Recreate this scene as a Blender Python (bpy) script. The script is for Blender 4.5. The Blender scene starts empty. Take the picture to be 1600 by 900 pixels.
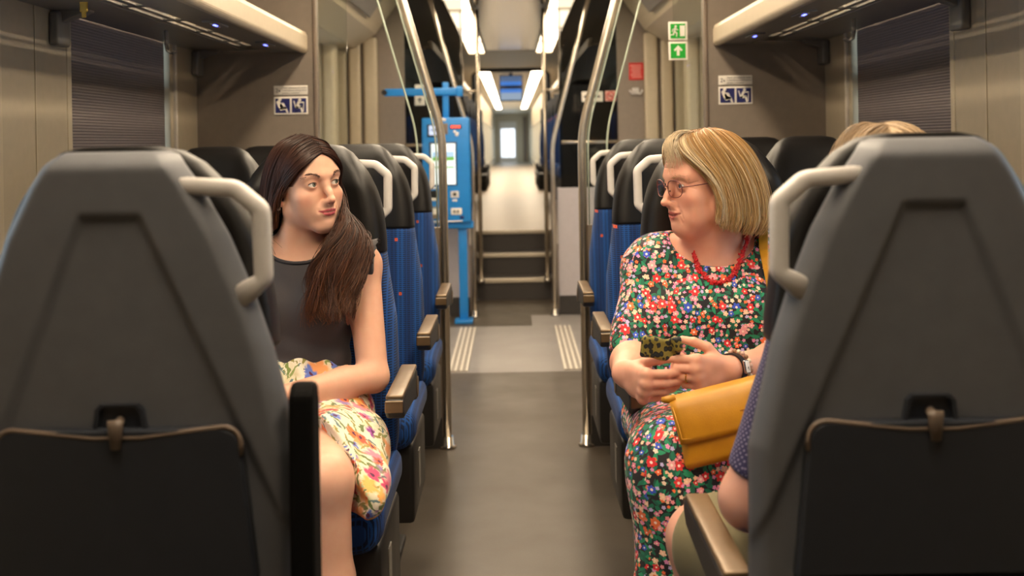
import bpy, math, random
import numpy as np
from mathutils import Vector, Matrix
SC = bpy.context.scene
COL = SC.collection
F = 1720.0; EYE = 1.30; ROLL = 0.018
def P(px, py, Y):
    """photo pixel + distance -> place in the carriage (metres)"""
    u = px-800; v = py-222
    u2 = u - v*ROLL; v2 = v + u*ROLL
    return Vector((u2*Y/F, Y, EYE - v2*Y/F))
def lin(c):
    return c/12.92 if c <= .04045 else ((c+.055)/1.055)**2.4
def rgb(r, g, b, a=1.0):
    return (lin(r/255), lin(g/255), lin(b/255), a)
# ---------------------------------------------------------------- materials
class NT:
    def __init__(s, name):
        s.m = bpy.data.materials.new(name); s.m.use_nodes = True
        s.t = s.m.node_tree; s.b = s.t.nodes['Principled BSDF']; s.out = s.t.nodes['Material Output']
    def n(s, typ, **kw):
        nd = s.t.nodes.new(typ)
        for k, v in kw.items(): setattr(nd, k, v)
        return nd
    def put(s, sock, v):
        if v is None: return
        if isinstance(v, bpy.types.NodeSocket): s.t.links.new(v, sock)
        else: sock.default_value = v
    def m2(s, op, a, b=0.0, c=None, clamp=False):
        nd = s.n('ShaderNodeMath', operation=op); nd.use_clamp = clamp
        s.put(nd.inputs[0], a); s.put(nd.inputs[1], b)
        if c is not None: s.put(nd.inputs[2], c)
        return nd.outputs[0]
    def vm(s, op, a, b=None, sc=None):
        nd = s.n('ShaderNodeVectorMath', operation=op)
        s.put(nd.inputs[0], a)
        if b is not None: s.put(nd.inputs[1], b)
        if sc is not None: s.put(nd.inputs['Scale'], sc)
        return nd.outputs['Value'] if op in ('LENGTH', 'DOT_PRODUCT') else nd.outputs[0]
    def mix(s, fac, a, b):
        nd = s.n('ShaderNodeMix', data_type='RGBA')
        s.put(nd.inputs[0], fac); s.put(nd.inputs[6], a); s.put(nd.inputs[7], b)
        return nd.outputs[2]
    def coord(s, kind='Object'):
        return s.n('ShaderNodeTexCoord').outputs[kind]
    def xyz(s, v):
        nd = s.n('ShaderNodeSeparateXYZ'); s.put(nd.inputs[0], v); return nd.outputs
    def comb(s, x, y, z=0.0):
        nd = s.n('ShaderNodeCombineXYZ')
        for i, v in enumerate((x, y, z)): s.put(nd.inputs[i], v)
        return nd.outputs[0]
    def noise(s, vec, scale, detail=3, rough=.5):
        nd = s.n('ShaderNodeTexNoise'); s.put(nd.inputs['Vector'], vec)
        nd.inputs['Scale'].default_value = scale; nd.inputs['Detail'].default_value = detail; nd.inputs['Roughness'].default_value = rough
        return nd.outputs
    def ramp(s, fac, stops, const=False):
        nd = s.n('ShaderNodeValToRGB'); cr = nd.color_ramp
        if const: cr.interpolation = 'CONSTANT'
        while len(cr.elements) < len(stops): cr.elements.new(.5)
        for e, (p, c) in zip(cr.elements, stops): e.position = p; e.color = c
        s.put(nd.inputs[0], fac); return nd.outputs[0]
    def bump(s, h, strength=.3, dist=.002):
        nd = s.n('ShaderNodeBump'); nd.inputs['Strength'].default_value = strength; nd.inputs['Distance'].default_value = dist
        s.put(nd.inputs['Height'], h); s.put(s.b.inputs['Normal'], nd.outputs[0])
    def set(s, **kw):
        for k, v in kw.items(): s.put(s.b.inputs[k.replace('_', ' ')], v)
        return s
def pm(name, col, rough=.5, metal=0.0, var=.06, nscale=30, bump=0.0, bscale=400, **kw):
    """plain surface with slight procedural variation"""
    t = NT(name)
    co = t.coord()
    nz = t.noise(co, nscale)[0]
    lo = tuple(max(0, c*(1-var)) for c in col[:3])+(1,); hi = tuple(min(1, c*(1+var)) for c in col[:3])+(1,)
    t.put(t.b.inputs['Base Color'], t.ramp(nz, [(.3, lo), (.7, hi)]))
    t.b.inputs['Roughness'].default_value = rough; t.b.inputs['Metallic'].default_value = metal
    if bump: t.bump(t.noise(co, bscale, 2)[0], bump, .001)
    t.set(**kw)
    return t.m
def em(name, col, strength):
    t = NT(name); t.b.inputs['Base Color'].default_value = (0.02, .02, .02, 1)
    t.b.inputs['Emission Color'].default_value = col; t.b.inputs['Emission Strength'].default_value = strength
    return t.m
# ---------------------------------------------------------------- mesh helpers
def mesh_np(name, V, Q, mat, smooth=True, cols=None, uvs=None):
    V = np.asarray(V, np.float32); Q = np.asarray(Q, np.int32)
    me = bpy.data.meshes.new(name); k = Q.shape[1]
    me.vertices.add(len(V)); me.vertices.foreach_set('co', V.ravel())
    me.loops.add(Q.size); me.loops.foreach_set('vertex_index', Q.ravel())
    me.polygons.add(len(Q)); me.polygons.foreach_set('loop_start', np.arange(0, Q.size, k, dtype=np.int32))
    me.polygons.foreach_set('use_smooth', np.full(len(Q), smooth, dtype=bool))
    me.update(calc_edges=True)
    if cols is not None:
        a = me.color_attributes.new('Col', 'FLOAT_COLOR', 'POINT')
        c4 = np.ones((len(V), 4), np.float32); c4[:, :3] = cols; a.data.foreach_set('color', c4.ravel())
    if uvs is not None:
        u = me.uv_layers.new(name='UVMap'); u.data.foreach_set('uv', np.asarray(uvs, np.float32)[Q.ravel()].ravel())
    if mat: me.materials.append(mat)
    return me
class MB:
    def __init__(s): s.v = []; s.f = []; s.sm = []; s.mi = []
    def add(s, V, Fc, smooth=False, mi=0):
        o = len(s.v); s.v += [tuple(p) for p in V]
        for f in Fc: s.f.append([i+o for i in f]); s.sm.append(smooth); s.mi.append(mi)
        return s
    def box(s, c, d, rot=None, mi=0):
        R = rot or Matrix.Identity(3); c = Vector(c)
        V = [c + R @ Vector((d[0]/2*i, d[1]/2*j, d[2]/2*k)) for i in (-1, 1) for j in (-1, 1) for k in (-1, 1)]
        return s.add(V, [(0, 1, 3, 2), (4, 6, 7, 5), (0, 4, 5, 1), (2, 3, 7, 6), (0, 2, 6, 4), (1, 5, 7, 3)], mi=mi)
    def rbox(s, c, d, r=.01, n=3, rot=None, mi=0, fn=None):
        """box with rounded edges"""
        R = rot or Matrix.Identity(3); c = Vector(c); r = min(r, min(d)/2*.999)
        def ax(L):
            h = L/2
            a = [-h + r*(1-math.cos(math.pi/2*i/n)) for i in range(n)]
            k = 3 if fn is None else 14
            b = [-h+r + (L-2*r)*i/k for i in range(k+1)]
            return a + b + [-x for x in reversed(a)]
        A = [ax(L) for L in d]; idx = {}; V = []; Fc = []
        def vid(p):
            k = tuple(round(x, 6) for x in p)
            if k not in idx:
                q = Vector(p); i = Vector([max(-(d[t]/2-r), min(d[t]/2-r, q[t])) for t in range(3)])
                e = q-i
                if e.length > 1e-9:
                    # spherify the corner
                    q = i + e.normalized()*r if e.length > 0 else q
                idx[k] = len(V); V.append(q)
            return idx[k]
        for a in range(3):
            b, e = (a+1) % 3, (a+2) % 3
            for sgn in (-1, 1):
                for i in range(len(A[b])-1):
                    for j in range(len(A[e])-1):
                        q = []
                        for (ii, jj) in ((i, j), (i+1, j), (i+1, j+1), (i, j+1)):
                            p = [0, 0, 0]; p[a] = sgn*d[a]/2; p[b] = A[b][ii]; p[e] = A[e][jj]; q.append(vid(p))
                        Fc.append(q if sgn > 0 else q[::-1])
        if fn: V = [fn(p) for p in V]
        return s.add([c + R @ p for p in V], Fc, True, mi)
    def tube(s, pts, r, n=10, cap=True, mi=0, flat=None):
        pts = [Vector(p) for p in pts]; m = len(pts)
        rr = r if isinstance(r, (list, tuple)) else [r]*m
        up = None; V = []
        for i, p in enumerate(pts):
            t = (pts[min(i+1, m-1)]-pts[max(i-1, 0)]).normalized()
            if up is None:
                up = Vector((0, 0, 1)) if abs(t.z) < .9 else Vector((0, 1, 0))
            a = t.cross(up).normalized(); b = a.cross(t).normalized(); up = b
            for k in range(n):
                th = 2*math.pi*k/n; x = math.cos(th); y = math.sin(th)
                if flat: y *= flat
                V.append(p + (a*x + b*y)*rr[i])
        Fc = [(i*n+k, i*n+(k+1) % n, (i+1)*n+(k+1) % n, (i+1)*n+k) for i in range(m-1) for k in range(n)]
        s.add(V, Fc, True, mi)
        if cap:
            o = len(s.v)-len(V)
            s.f.append([o+k for k in range(n)][::-1]); s.sm.append(False); s.mi.append(mi)
            s.f.append([o+(m-1)*n+k for k in range(n)]); s.sm.append(False); s.mi.append(mi)
        return s
    def prism(s, out, axis, a, b, mi=0):
        """closed 2D outline extruded along an axis from a to b; outline = the other two axes in order"""
        def pt(p, w):
            l = list(p); l.insert(axis, w); return Vector(l)
        n = len(out)
        ar = sum(out[i][0]*out[(i+1) % n][1]-out[(i+1) % n][0]*out[i][1] for i in range(n))
        o2 = list(out) if ar > 0 else list(out)[::-1]
        if axis == 1: o2 = o2[::-1]
        lo, hi = min(a, b), max(a, b)
        V = [pt(p, lo) for p in o2]+[pt(p, hi) for p in o2]
        Fc = [tuple(range(n))[::-1], tuple(range(n, 2*n))]+[(i, (i+1) % n, n+(i+1) % n, n+i) for i in range(n)]
        return s.add(V, Fc, mi=mi)
    def loft(s, rings, mi=0, smooth=True, capf=True):
        n = len(rings[0]); V = [p for r in rings for p in r]
        Fc = [(i*n+k, i*n+(k+1) % n, (i+1)*n+(k+1) % n, (i+1)*n+k) for i in range(len(rings)-1) for k in range(n)]
        if capf: Fc += [tuple(range(n))[::-1], tuple((len(rings)-1)*n+k for k in range(n))]
        return s.add(V, Fc, smooth, mi)
    def sphere(s, c, r, n=16, m=10, sc=(1, 1, 1), mi=0):
        c = Vector(c); V = []
        for i in range(m+1):
            ph = math.pi*i/m
            for k in range(n):
                th = 2*math.pi*k/n
                V.append(c+Vector((r*sc[0]*math.sin(ph)*math.cos(th), r*sc[1]*math.sin(ph)*math.sin(th), r*sc[2]*math.cos(ph))))
        Fc = [(i*n+k, (i+1)*n+k, (i+1)*n+(k+1) % n, i*n+(k+1) % n) for i in range(m) for k in range(n)]
        return s.add(V, Fc, True, mi)
    def build(s, name, mat, parent=None, bevel=0.0, loc=None):
        me = bpy.data.meshes.new(name)
        me.from_pydata([tuple(v) for v in s.v], [], s.f); me.update()
        mats = mat if isinstance(mat, (list, tuple)) else [mat]
        for q in mats: me.materials.append(q)
        me.polygons.foreach_set('use_smooth', s.sm); me.polygons.foreach_set('material_index', s.mi)
        me.validate()
        return link(name, me, parent, bevel, loc)
def link(name, me, parent=None, bevel=0.0, loc=None):
    o = bpy.data.objects.new(name, me); COL.objects.link(o)
    if parent: o.parent = parent
    if loc: o.location = loc
    if bevel:
        b = o.modifiers.new('Bevel', 'BEVEL'); b.width = bevel; b.segments = 2; b.limit_method = 'ANGLE'; b.harden_normals = False
    return o
def empty(name, loc=(0, 0, 0), rz=0.0):
    o = bpy.data.objects.new(name, None); COL.objects.link(o); o.location = loc; o.rotation_euler.z = rz
    o.empty_display_size = .05
    return o
def tag(o, label, cat, group=None, kind=None):
    o['label'] = label; o['category'] = cat
    if group: o['group'] = group
    if kind: o['kind'] = kind
    return o
def struct(o): o['kind'] = 'structure'; return o
def copy_tree(o, parent=None):
    c = o.copy(); COL.objects.link(c)
    if parent: c.parent = parent
    for ch in list(o.children): copy_tree(ch, c)
    return c
def catmull(pts, n):
    P_ = np.asarray([tuple(p) for p in pts], float); m = len(P_)
    e = np.vstack([2*P_[0]-P_[1], P_, 2*P_[-1]-P_[-2]])
    t = np.linspace(0, m-1-1e-6, n); i = t.astype(int); f = (t-i)[:, None]
    a, b, c, d = e[i], e[i+1], e[i+2], e[i+3]
    return .5*((2*b)+(-a+c)*f+(2*a-5*b+4*c-d)*f*f+(-a+3*b-3*c+d)*f**3)
# ---------------------------------------------------------------- signed distance sculpting
def T(loc=(0, 0, 0), rot=(0, 0, 0)):
    from mathutils import Euler
    return Matrix.Translation(Vector(loc)) @ Euler([math.radians(a) for a in rot], 'XYZ').to_matrix().to_4x4()
class Sdf:
    """list of blended solids, evaluated on a grid or at points; all solids are posed by rigid matrices"""
    PAD = .05
    def __init__(s): s.ops = []; s.M = Matrix.Identity(4)
    def _op(s, kind, mode, k, M, par, ctr, half):
        Mw = s.M @ M; R = np.array(Mw.to_3x3()); t = np.array(Mw.translation)
        c = R @ np.array(ctr) + t; h = np.abs(R) @ np.array(half)
        s.ops.append((kind, mode, k, R, t, par, c-h, c+h))
    def ell(s, c, r, k=.02, rot=(0, 0, 0), mode='u'):
        s._op('e', mode, k, T(c, rot), tuple(r), (0, 0, 0), r); return s
    def cap(s, a, b, r0, r1=None, k=.02, mode='u'):
        r1 = r0 if r1 is None else r1
        a = np.array(a, float); b = np.array(b, float); R = max(r0, r1)
        s._op('c', mode, k, Matrix.Identity(4), (a, b, r0, r1), (a+b)/2, np.abs(b-a)/2+R); return s
    def cone(s, a, b, r0, r1, k=.02, rd=.006, mode='u'):
        a = np.array(a, float); b = np.array(b, float); R = max(r0, r1)
        s._op('k', mode, k, Matrix.Identity(4), (a, b, r0, r1, rd), (a+b)/2, np.abs(b-a)/2+R); return s
    def box(s, c, d, r=.01, k=.02, rot=(0, 0, 0), mode='u'):
        s._op('b', mode, k, T(c, rot), (tuple(x/2 for x in d), r), (0, 0, 0), [x/2 for x in d]); return s
    def chain(s, pts, rs, k=.01, mode='u'):
        for i in range(len(pts)-1): s.cap(pts[i], pts[i+1], rs[i], rs[i+1], k, mode)
        return s
    @staticmethod
    def prim(kind, par, x, y, z):
        if kind == 'e':
            rx, ry, rz = par
            k0 = np.sqrt((x/rx)**2+(y/ry)**2+(z/rz)**2); k1 = np.sqrt((x/rx**2)**2+(y/ry**2)**2+(z/rz**2)**2)+1e-9
            return k0*(k0-1)/k1
        if kind == 'b':
            (hx, hy, hz), r = par
            qx = np.abs(x)-hx+r; qy = np.abs(y)-hy+r; qz = np.abs(z)-hz+r
            return np.sqrt(np.maximum(qx, 0)**2+np.maximum(qy, 0)**2+np.maximum(qz, 0)**2)+np.minimum(np.maximum(qx, np.maximum(qy, qz)), 0)-r
        a, b, r0, r1 = par[:4]; ba = b-a; L2 = float(ba @ ba)+1e-12
        px, py, pz = x-a[0], y-a[1], z-a[2]
        t = (px*ba[0]+py*ba[1]+pz*ba[2])/L2; tc = np.clip(t, 0, 1)
        if kind == 'c':
            return np.sqrt((px-tc*ba[0])**2+(py-tc*ba[1])**2+(pz-tc*ba[2])**2)-(r0+(r1-r0)*tc)
        L = math.sqrt(L2); rd = par[4]
        rad = np.sqrt((px-t*ba[0])**2+(py-t*ba[1])**2+(pz-t*ba[2])**2)-(r0+(r1-r0)*tc)+rd
        ax = (np.abs(t-.5)-.5)*L+rd
        return np.minimum(np.maximum(rad, ax), 0)+np.sqrt(np.maximum(rad, 0)**2+np.maximum(ax, 0)**2)-rd
    @staticmethod
    def blend(F0, d, mode, k):
        if mode == 'u':
            h = np.maximum(k-np.abs(F0-d), 0)/k; return np.minimum(F0, d)-h*h*k*.25
        if mode == 's': d = -d
        h = np.maximum(k-np.abs(F0-d), 0)/k; return np.maximum(F0, d)+h*h*k*.25
    def grid(s, xs, ys, zs, ops=None):
        G = np.full((len(xs), len(ys), len(zs)), .2, np.float32)
        for kind, mode, k, R, t, par, lo, hi in (ops or s.ops):
            sl = []
            for A, l, h in zip((xs, ys, zs), lo, hi):
                if mode == 'i': sl.append(slice(0, len(A))); continue
                i0 = np.searchsorted(A, l-s.PAD-k); i1 = np.searchsorted(A, h+s.PAD+k); sl.append(slice(i0, i1))
            sl = tuple(sl)
            if any(q.stop <= q.start for q in sl): continue
            X = xs[sl[0]][:, None, None].astype(np.float32)-t[0]; Y = ys[sl[1]][None, :, None].astype(np.float32)-t[1]; Z = zs[sl[2]][None, None, :].astype(np.float32)-t[2]
            if np.allclose(R, np.eye(3)): x, y, z = X, Y, Z
            else: x = R[0, 0]*X+R[1, 0]*Y+R[2, 0]*Z; y = R[0, 1]*X+R[1, 1]*Y+R[2, 1]*Z; z = R[0, 2]*X+R[1, 2]*Y+R[2, 2]*Z
            G[sl] = s.blend(G[sl], s.prim(kind, par, x, y, z), mode, k)
        return G
    def at(s, Pt):
        Pt = np.asarray(Pt, float); G = np.full(len(Pt), .2)
        for kind, mode, k, R, t, par, lo, hi in s.ops:
            q = (Pt-t) @ R
            G = s.blend(G, s.prim(kind, par, q[:, 0], q[:, 1], q[:, 2]), mode, k)
        return G
    def grad(s, Pt, e=.002):
        g = np.stack([s.at(Pt+np.eye(3)[i]*e)-s.at(Pt-np.eye(3)[i]*e) for i in range(3)], 1)
        return g/(np.linalg.norm(g, axis=1)[:, None]+1e-9)
    def push(s, Pt, off, it=3):
        Pt = np.array(Pt, float)
        for _ in range(it):
            d = s.at(Pt); m = d < off
            if not m.any(): break
            Pt[m] += s.grad(Pt[m])*(off-d if np.isscalar(off) else (off-d))[m][:, None]
        return Pt
    def land(s, Pt, off=0.0, it=6):
        Pt = np.array(Pt, float)
        for _ in range(it): Pt += s.grad(Pt)*(off-s.at(Pt))[:, None]*.9
        return Pt
def axis(lo, hi, step, fine=()):
    out = [lo]
    while out[-1] < hi:
        x = out[-1]; h = step
        for a, b, f in fine:
            if a-1e-6 <= x < b: h = min(h, f)
            elif x < a: h = min(h, max(f, (a-x)*.5+f*.5))
        out.append(x+h)
    return np.array(out)
def surfnet(G, xs, ys, zs):
    S = G < 0
    c = [S[i:S.shape[0]-1+i, j:S.shape[1]-1+j, k:S.shape[2]-1+k] for i in (0, 1) for j in (0, 1) for k in (0, 1)]
    a = c[0].copy(); o = c[0].copy()
    for q in c[1:]: a &= q; o |= q
    m = o & ~a; idx = np.argwhere(m); ids = np.full(m.shape, -1, np.int32); ids[m] = np.arange(len(idx))
    pos = np.zeros((len(idx), 3)); cnt = np.zeros(len(idx))
    I, J, K = idx.T
    for ax in range(3):
        for u in (0, 1):
            for w in (0, 1):
                o0 = [u, w]; o0.insert(ax, 0); o1 = [u, w]; o1.insert(ax, 1)
                f0 = G[I+o0[0], J+o0[1], K+o0[2]].astype(float); f1 = G[I+o1[0], J+o1[1], K+o1[2]].astype(float)
                x = (f0 < 0) != (f1 < 0); t = np.where(x, f0/(f0-f1+1e-20*(f0 == f1)), 0)
                p = np.tile(np.array(o0, float), (len(idx), 1)); p[:, ax] = t
                pos[x] += p[x]; cnt += x
    pos = idx+pos/np.maximum(cnt, 1)[:, None]
    V = np.stack([np.interp(pos[:, i], np.arange(len(A)), A) for i, A in enumerate((xs, ys, zs))], 1)
    Qs = []
    for ax in range(3):
        sl0 = [slice(1, -1)]*3; sl1 = [slice(1, -1)]*3
        sl0[ax] = slice(0, -1); sl1[ax] = slice(1, None)
        A, B = S[tuple(sl0)], S[tuple(sl1)]
        e = np.argwhere(A != B); ins = A[tuple(e.T)]
        e = e+1; e[:, ax] -= 1
        b, d = (ax+1) % 3, (ax+2) % 3
        def g(db, dd):
            q = e.copy(); q[:, b] += db; q[:, d] += dd; return ids[tuple(q.T)]
        q = np.stack([g(-1, -1), g(0, -1), g(0, 0), g(-1, 0)], 1)
        q[~ins] = q[~ins][:, ::-1]; Qs.append(q)
    Q = np.vstack(Qs); Q = Q[(Q >= 0).all(1)]
    return V, Q
def relax(V, Q, it=2, lam=.5, mask=None):
    E = np.vstack([Q[:, [0, 1]], Q[:, [1, 2]], Q[:, [2, 3]], Q[:, [3, 0]]])
    for _ in range(it):
        acc = np.zeros_like(V); n = np.zeros(len(V))
        for c in range(3): acc[:, c] = np.bincount(E[:, 0], V[E[:, 1], c], len(V))+np.bincount(E[:, 1], V[E[:, 0], c], len(V))
        n = np.bincount(E[:, 0], minlength=len(V))+np.bincount(E[:, 1], minlength=len(V))
        W = acc/np.maximum(n, 1)[:, None]
        l = lam if mask is None else lam*mask[:, None]
        V = V+(W-V)*l
    return V
# ================================================================ materials
M = {}
M['panel'] = pm('partition_taupe', rgb(132, 120, 108), .45, var=.04, bump=.03)
M['beige'] = pm('wall_beige', rgb(172, 160, 138), .42, var=.03)
M['cream'] = pm('cream_plastic', rgb(184, 172, 148), .4, var=.03)
M['white'] = pm('white_plastic', rgb(215, 208, 198), .4, var=.03)
M['ceil'] = pm('ceiling_cream', rgb(216, 204, 180), .5, var=.03)
M['gloss'] = pm('ceiling_gloss', rgb(92, 86, 80), .16, .9, var=.05)
M['rack'] = pm('rack_grey', rgb(126, 122, 116), .35, .1, var=.04)
M['racklip'] = pm('rack_lip', rgb(186, 172, 150), .35, .15, var=.03)
M['shell'] = pm('shell_grey', rgb(98, 100, 105), .5, var=.05, bump=.15, bscale=900)
M['tray'] = pm('tray_dark', rgb(46, 50, 58), .42, var=.05, bump=.1, bscale=900)
M['trimbr'] = pm('tray_edge', rgb(118, 104, 92), .35, var=.05)
M['handle'] = pm('handle_light', rgb(206, 202, 198), .42, var=.03)
M['leather'] = pm('black_leather', rgb(20, 18, 17), .42, var=.12, bump=.25, bscale=350, Specular_IOR_Level=.35)
M['arm'] = pm('armrest_bronze', rgb(112, 91, 66), .36, .35, var=.08)
M['armd'] = pm('armrest_dark', rgb(4, 4, 4), .8, var=.1, Specular_IOR_Level=.15)
M['dark'] = pm('dark_metal', rgb(46, 44, 43), .45, .3, var=.08)
M['steel'] = pm('brushed_steel', rgb(214, 204, 190), .26, .9, var=.05)
M['chrome'] = pm('chrome', rgb(220, 215, 208), .12, 1, var=.03)
M['blue'] = pm('machine_blue', rgb(28, 128, 205), .4, var=.03)
M['black'] = pm('black_plastic', rgb(18, 18, 19), .35, var=.1)
M['navy'] = pm('sign_navy', rgb(22, 26, 92), .5, var=.03)
M['signw'] = pm('sign_white', rgb(232, 226, 216), .5, var=.02)
M['green'] = pm('sign_green', rgb(0, 148, 34), .5, var=.03, Emission_Color=rgb(0, 148, 34), Emission_Strength=.12)
M['red'] = pm('sign_red', rgb(196, 44, 38), .5, var=.03)
M['redtx'] = pm('sign_pale_red', rgb(232, 170, 160), .5, var=.03)
M['text'] = pm('sign_ink', rgb(80, 70, 66), .6, var=.03)
M['riser'] = pm('stair_riser', rgb(62, 58, 56), .5, var=.05)
M['nosing'] = pm('stair_nosing', rgb(200, 190, 172), .4, var=.05)
M['strip_lt'] = pm('strip_light', rgb(216, 209, 197), .5, var=.05)
M['strip_dk'] = pm('strip_dark', rgb(146, 138, 127), .5, var=.05)
M['skirting'] = pm('skirting_dark', rgb(52, 49, 47), .5, var=.05)
M['yellow'] = pm('yellow_strap', rgb(196, 160, 60), .5, var=.05)
M['lilacgrey'] = pm('panel_pale', rgb(186, 180, 184), .45, var=.03)
M['lamp'] = em('lamp_warm', (1.0, .81, .58, 1), 18.0)
M['lamp2'] = em('lamp_warm_far', (1.0, .80, .56, 1), 13.0)
M['lamp3'] = em('lamp_warm_mid', (1.0, .78, .52, 1), 6.0)
M['led'] = em('led_blue', (.10, .12, 1.0, 1), 6.0)
M['ledred'] = em('led_red', (1.0, .08, .05, 1), 3.0)
M['rubber'] = M['skirting']

def glass_mat(name, tint=(1, 1, 1, 1), refl=.06):
    t = NT(name); tr = t.n('ShaderNodeBsdfTransparent'); tr.inputs[0].default_value = tint
    gl = t.n('ShaderNodeBsdfGlossy'); gl.inputs['Roughness'].default_value = .03
    lw = t.n('ShaderNodeLayerWeight'); lw.inputs[0].default_value = .5
    fr = t.m2('MULTIPLY_ADD', t.m2('POWER', lw.outputs['Facing'], 4.0), .6, .035)
    mx = t.n('ShaderNodeMixShader')
    t.put(mx.inputs[0], fr); t.put(mx.inputs[1], tr.outputs[0]); t.put(mx.inputs[2], gl.outputs[0])
    t.put(t.out.inputs[0], mx.outputs[0]); return t.m
M['glass'] = glass_mat('screen_glass', (.93, .95, .93, 1))
M['glassdk'] = glass_mat('smoked_glass', (.38, .39, .40, 1))
M['pane'] = glass_mat('window_glass', (.80, .86, .88, 1))
M['edge'] = pm('glass_edge', rgb(188, 200, 184), .2, var=.03)

# seat fabric: blue weave of black dashes with a few orange squares
def fabric(name, vertical=True):
    t = NT(name); X, Y, Z = t.xyz(t.coord())
    u = X; v = Z if vertical else Y
    row = t.m2('DIVIDE', v, .0066); fr = t.m2('FRACT', row)
    dash = t.m2('LESS_THAN', fr, .54)
    cx = t.m2('FRACT', t.m2('ADD', t.m2('DIVIDE', u, .0135), 50.0))
    col = t.m2('LESS_THAN', cx, .74)
    wide = t.m2('FRACT', t.m2('ADD', t.m2('DIVIDE', u, .052), 50.3))
    dk = t.m2('MULTIPLY', dash, col)
    nz = t.noise(t.coord(), 60)[0]
    base = t.mix(t.m2('LESS_THAN', wide, .52), rgb(8, 58, 122), rgb(16, 80, 156))
    c = t.mix(t.m2('MULTIPLY', dk, .86), base, rgb(8, 18, 42))
    v2 = t.n('ShaderNodeTexVoronoi', voronoi_dimensions='2D', distance='CHEBYCHEV')
    v2.inputs['Scale'].default_value = 6.0; v2.inputs['Randomness'].default_value = .75
    t.put(v2.inputs['Vector'], t.comb(t.m2('ADD', u, 3.1), t.m2('ADD', v, 1.7)))
    dist = v2.outputs['Distance']
    rnd = t.m2('GREATER_THAN', t.xyz(v2.outputs['Color'])[0], .28)
    sq = t.m2('MULTIPLY', t.m2('LESS_THAN', dist, .028), rnd)
    inn = t.m2('LESS_THAN', dist, .010)
    c = t.mix(sq, c, t.mix(inn, rgb(214, 84, 34), rgb(70, 40, 40)))
    t.put(t.b.inputs['Base Color'], c)
    t.set(Roughness=.85, Sheen_Weight=.04)
    t.bump(t.m2('ADD', t.m2('MULTIPLY', fr, .5), nz), .25, .001)
    return t.m
M['fab'] = fabric('blue_seat_fabric'); M['fabh'] = fabric('blue_seat_fabric_flat', False)

# floor: vinyl with a paler band between the doors
t = NT('floor_vinyl'); X, Y, Z = t.xyz(t.coord())
n1 = t.noise(t.coord(), 180, 2)[0]; n2 = t.noise(t.coord(), 3.0, 4)[0]
base = t.mix(n2, rgb(66, 58, 48), rgb(76, 67, 56))
pale = t.mix(n2, rgb(136, 132, 129), rgb(146, 141, 137))
inb = t.m2('MULTIPLY', t.m2('GREATER_THAN', Y, 6.22), t.m2('LESS_THAN', Y, 7.78))
inr = t.m2('MULTIPLY', t.m2('GREATER_THAN', X, .12), t.m2('MULTIPLY', t.m2('GREATER_THAN', Y, 7.0), t.m2('LESS_THAN', Y, 8.25)))
fac = t.m2('MAXIMUM', inb, inr)
c = t.mix(fac, base, pale)
c = t.mix(t.m2('MULTIPLY', t.m2('GREATER_THAN', n1, .56), .22), c, rgb(80, 76, 72))
t.put(t.b.inputs['Base Color'], c); t.set(Roughness=t.ramp(n2, [(.3, (.36,)*3+(1,)), (.7, (.5,)*3+(1,))]))
t.bump(n1, .12, .001); M['floor'] = t.m
t = NT('upper_floor_vinyl'); n2 = t.noise(t.coord(), 5, 4)[0]
t.put(t.b.inputs['Base Color'], t.mix(n2, rgb(142, 130, 114), rgb(158, 144, 126))); t.set(Roughness=.42); M['floor2'] = t.m

# pleated blind: ribbed cloth that lets a little daylight through
def blind_mat():
    t = NT('pleated_blind'); X, Y, Z = t.xyz(t.coord())
    rib = t.m2('SINE', t.m2('MULTIPLY', Z, 2*math.pi/.0095))
    r01 = t.m2('MULTIPLY_ADD', rib, .5, .5)
    nz = t.noise(t.coord(), 20)[0]
    c = t.mix(r01, rgb(128, 116, 112), rgb(166, 152, 147))
    c = t.mix(t.m2('MULTIPLY', nz, .2), c, rgb(90, 84, 84))
    t.put(t.b.inputs['Base Color'], c); t.set(Roughness=.42, Specular_IOR_Level=.6); t.bump(rib, .5, .002)
    tl = t.n('ShaderNodeBsdfTranslucent'); tl.inputs[0].default_value = rgb(120, 112, 118)
    tp = t.n('ShaderNodeBsdfTransparent'); tp.inputs[0].default_value = (1, 1, 1, 1)
    m1 = t.n('ShaderNodeMixShader'); m1.inputs[0].default_value = .42
    t.put(m1.inputs[1], t.b.outputs[0]); t.put(m1.inputs[2], tl.outputs[0])
    m2_ = t.n('ShaderNodeMixShader'); m2_.inputs[0].default_value = .012
    t.put(m2_.inputs[1], m1.outputs[0]); t.put(m2_.inputs[2], tp.outputs[0])
    t.put(t.out.inputs[0], m2_.outputs[0]); return t.m
M['blind'] = blind_mat()

# ================================================================ shell of the carriage
XW = 1.34; ZC = 2.40; YB = -2.6; YE = 21.6
b = MB(); b.box((0, (YB+9.1)/2, -.05), (2*XW+.2, 9.1-YB, .1)); struct(b.build('floor', M['floor']))
b = MB(); b.box((0, (9.74+YE)/2, .26), (2*XW+.2, YE-9.74, .52)); struct(b.build('floor_upper', M['floor2']))
for sx, nm in ((-1, 'left'), (1, 'right')):
    b = MB(); b.box((sx*(.33+(XW+.1-.33)/2), (8.36+9.74)/2, .26), (XW+.1-.33, 9.74-8.36, .519)); struct(b.build('floor_'+nm, M['floor2']))
b = MB(); b.box((0, (YB+8.0)/2, ZC+.05), (2*XW+.2, 8.0-YB, .1)); struct(b.build('ceiling', M['ceil']))
b = MB(); b.box((0, (13.35+YE)/2, ZC+.05), (2*XW+.2, YE-13.35, .1))
for sx in (-1, 1): b.box((sx*(.5+(XW+.1-.5)/2), (8.0+13.35)/2, ZC+.05), (XW+.1-.5, 13.35-8.0, .1))
struct(b.build('ceiling_upper', M['ceil']))
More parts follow.
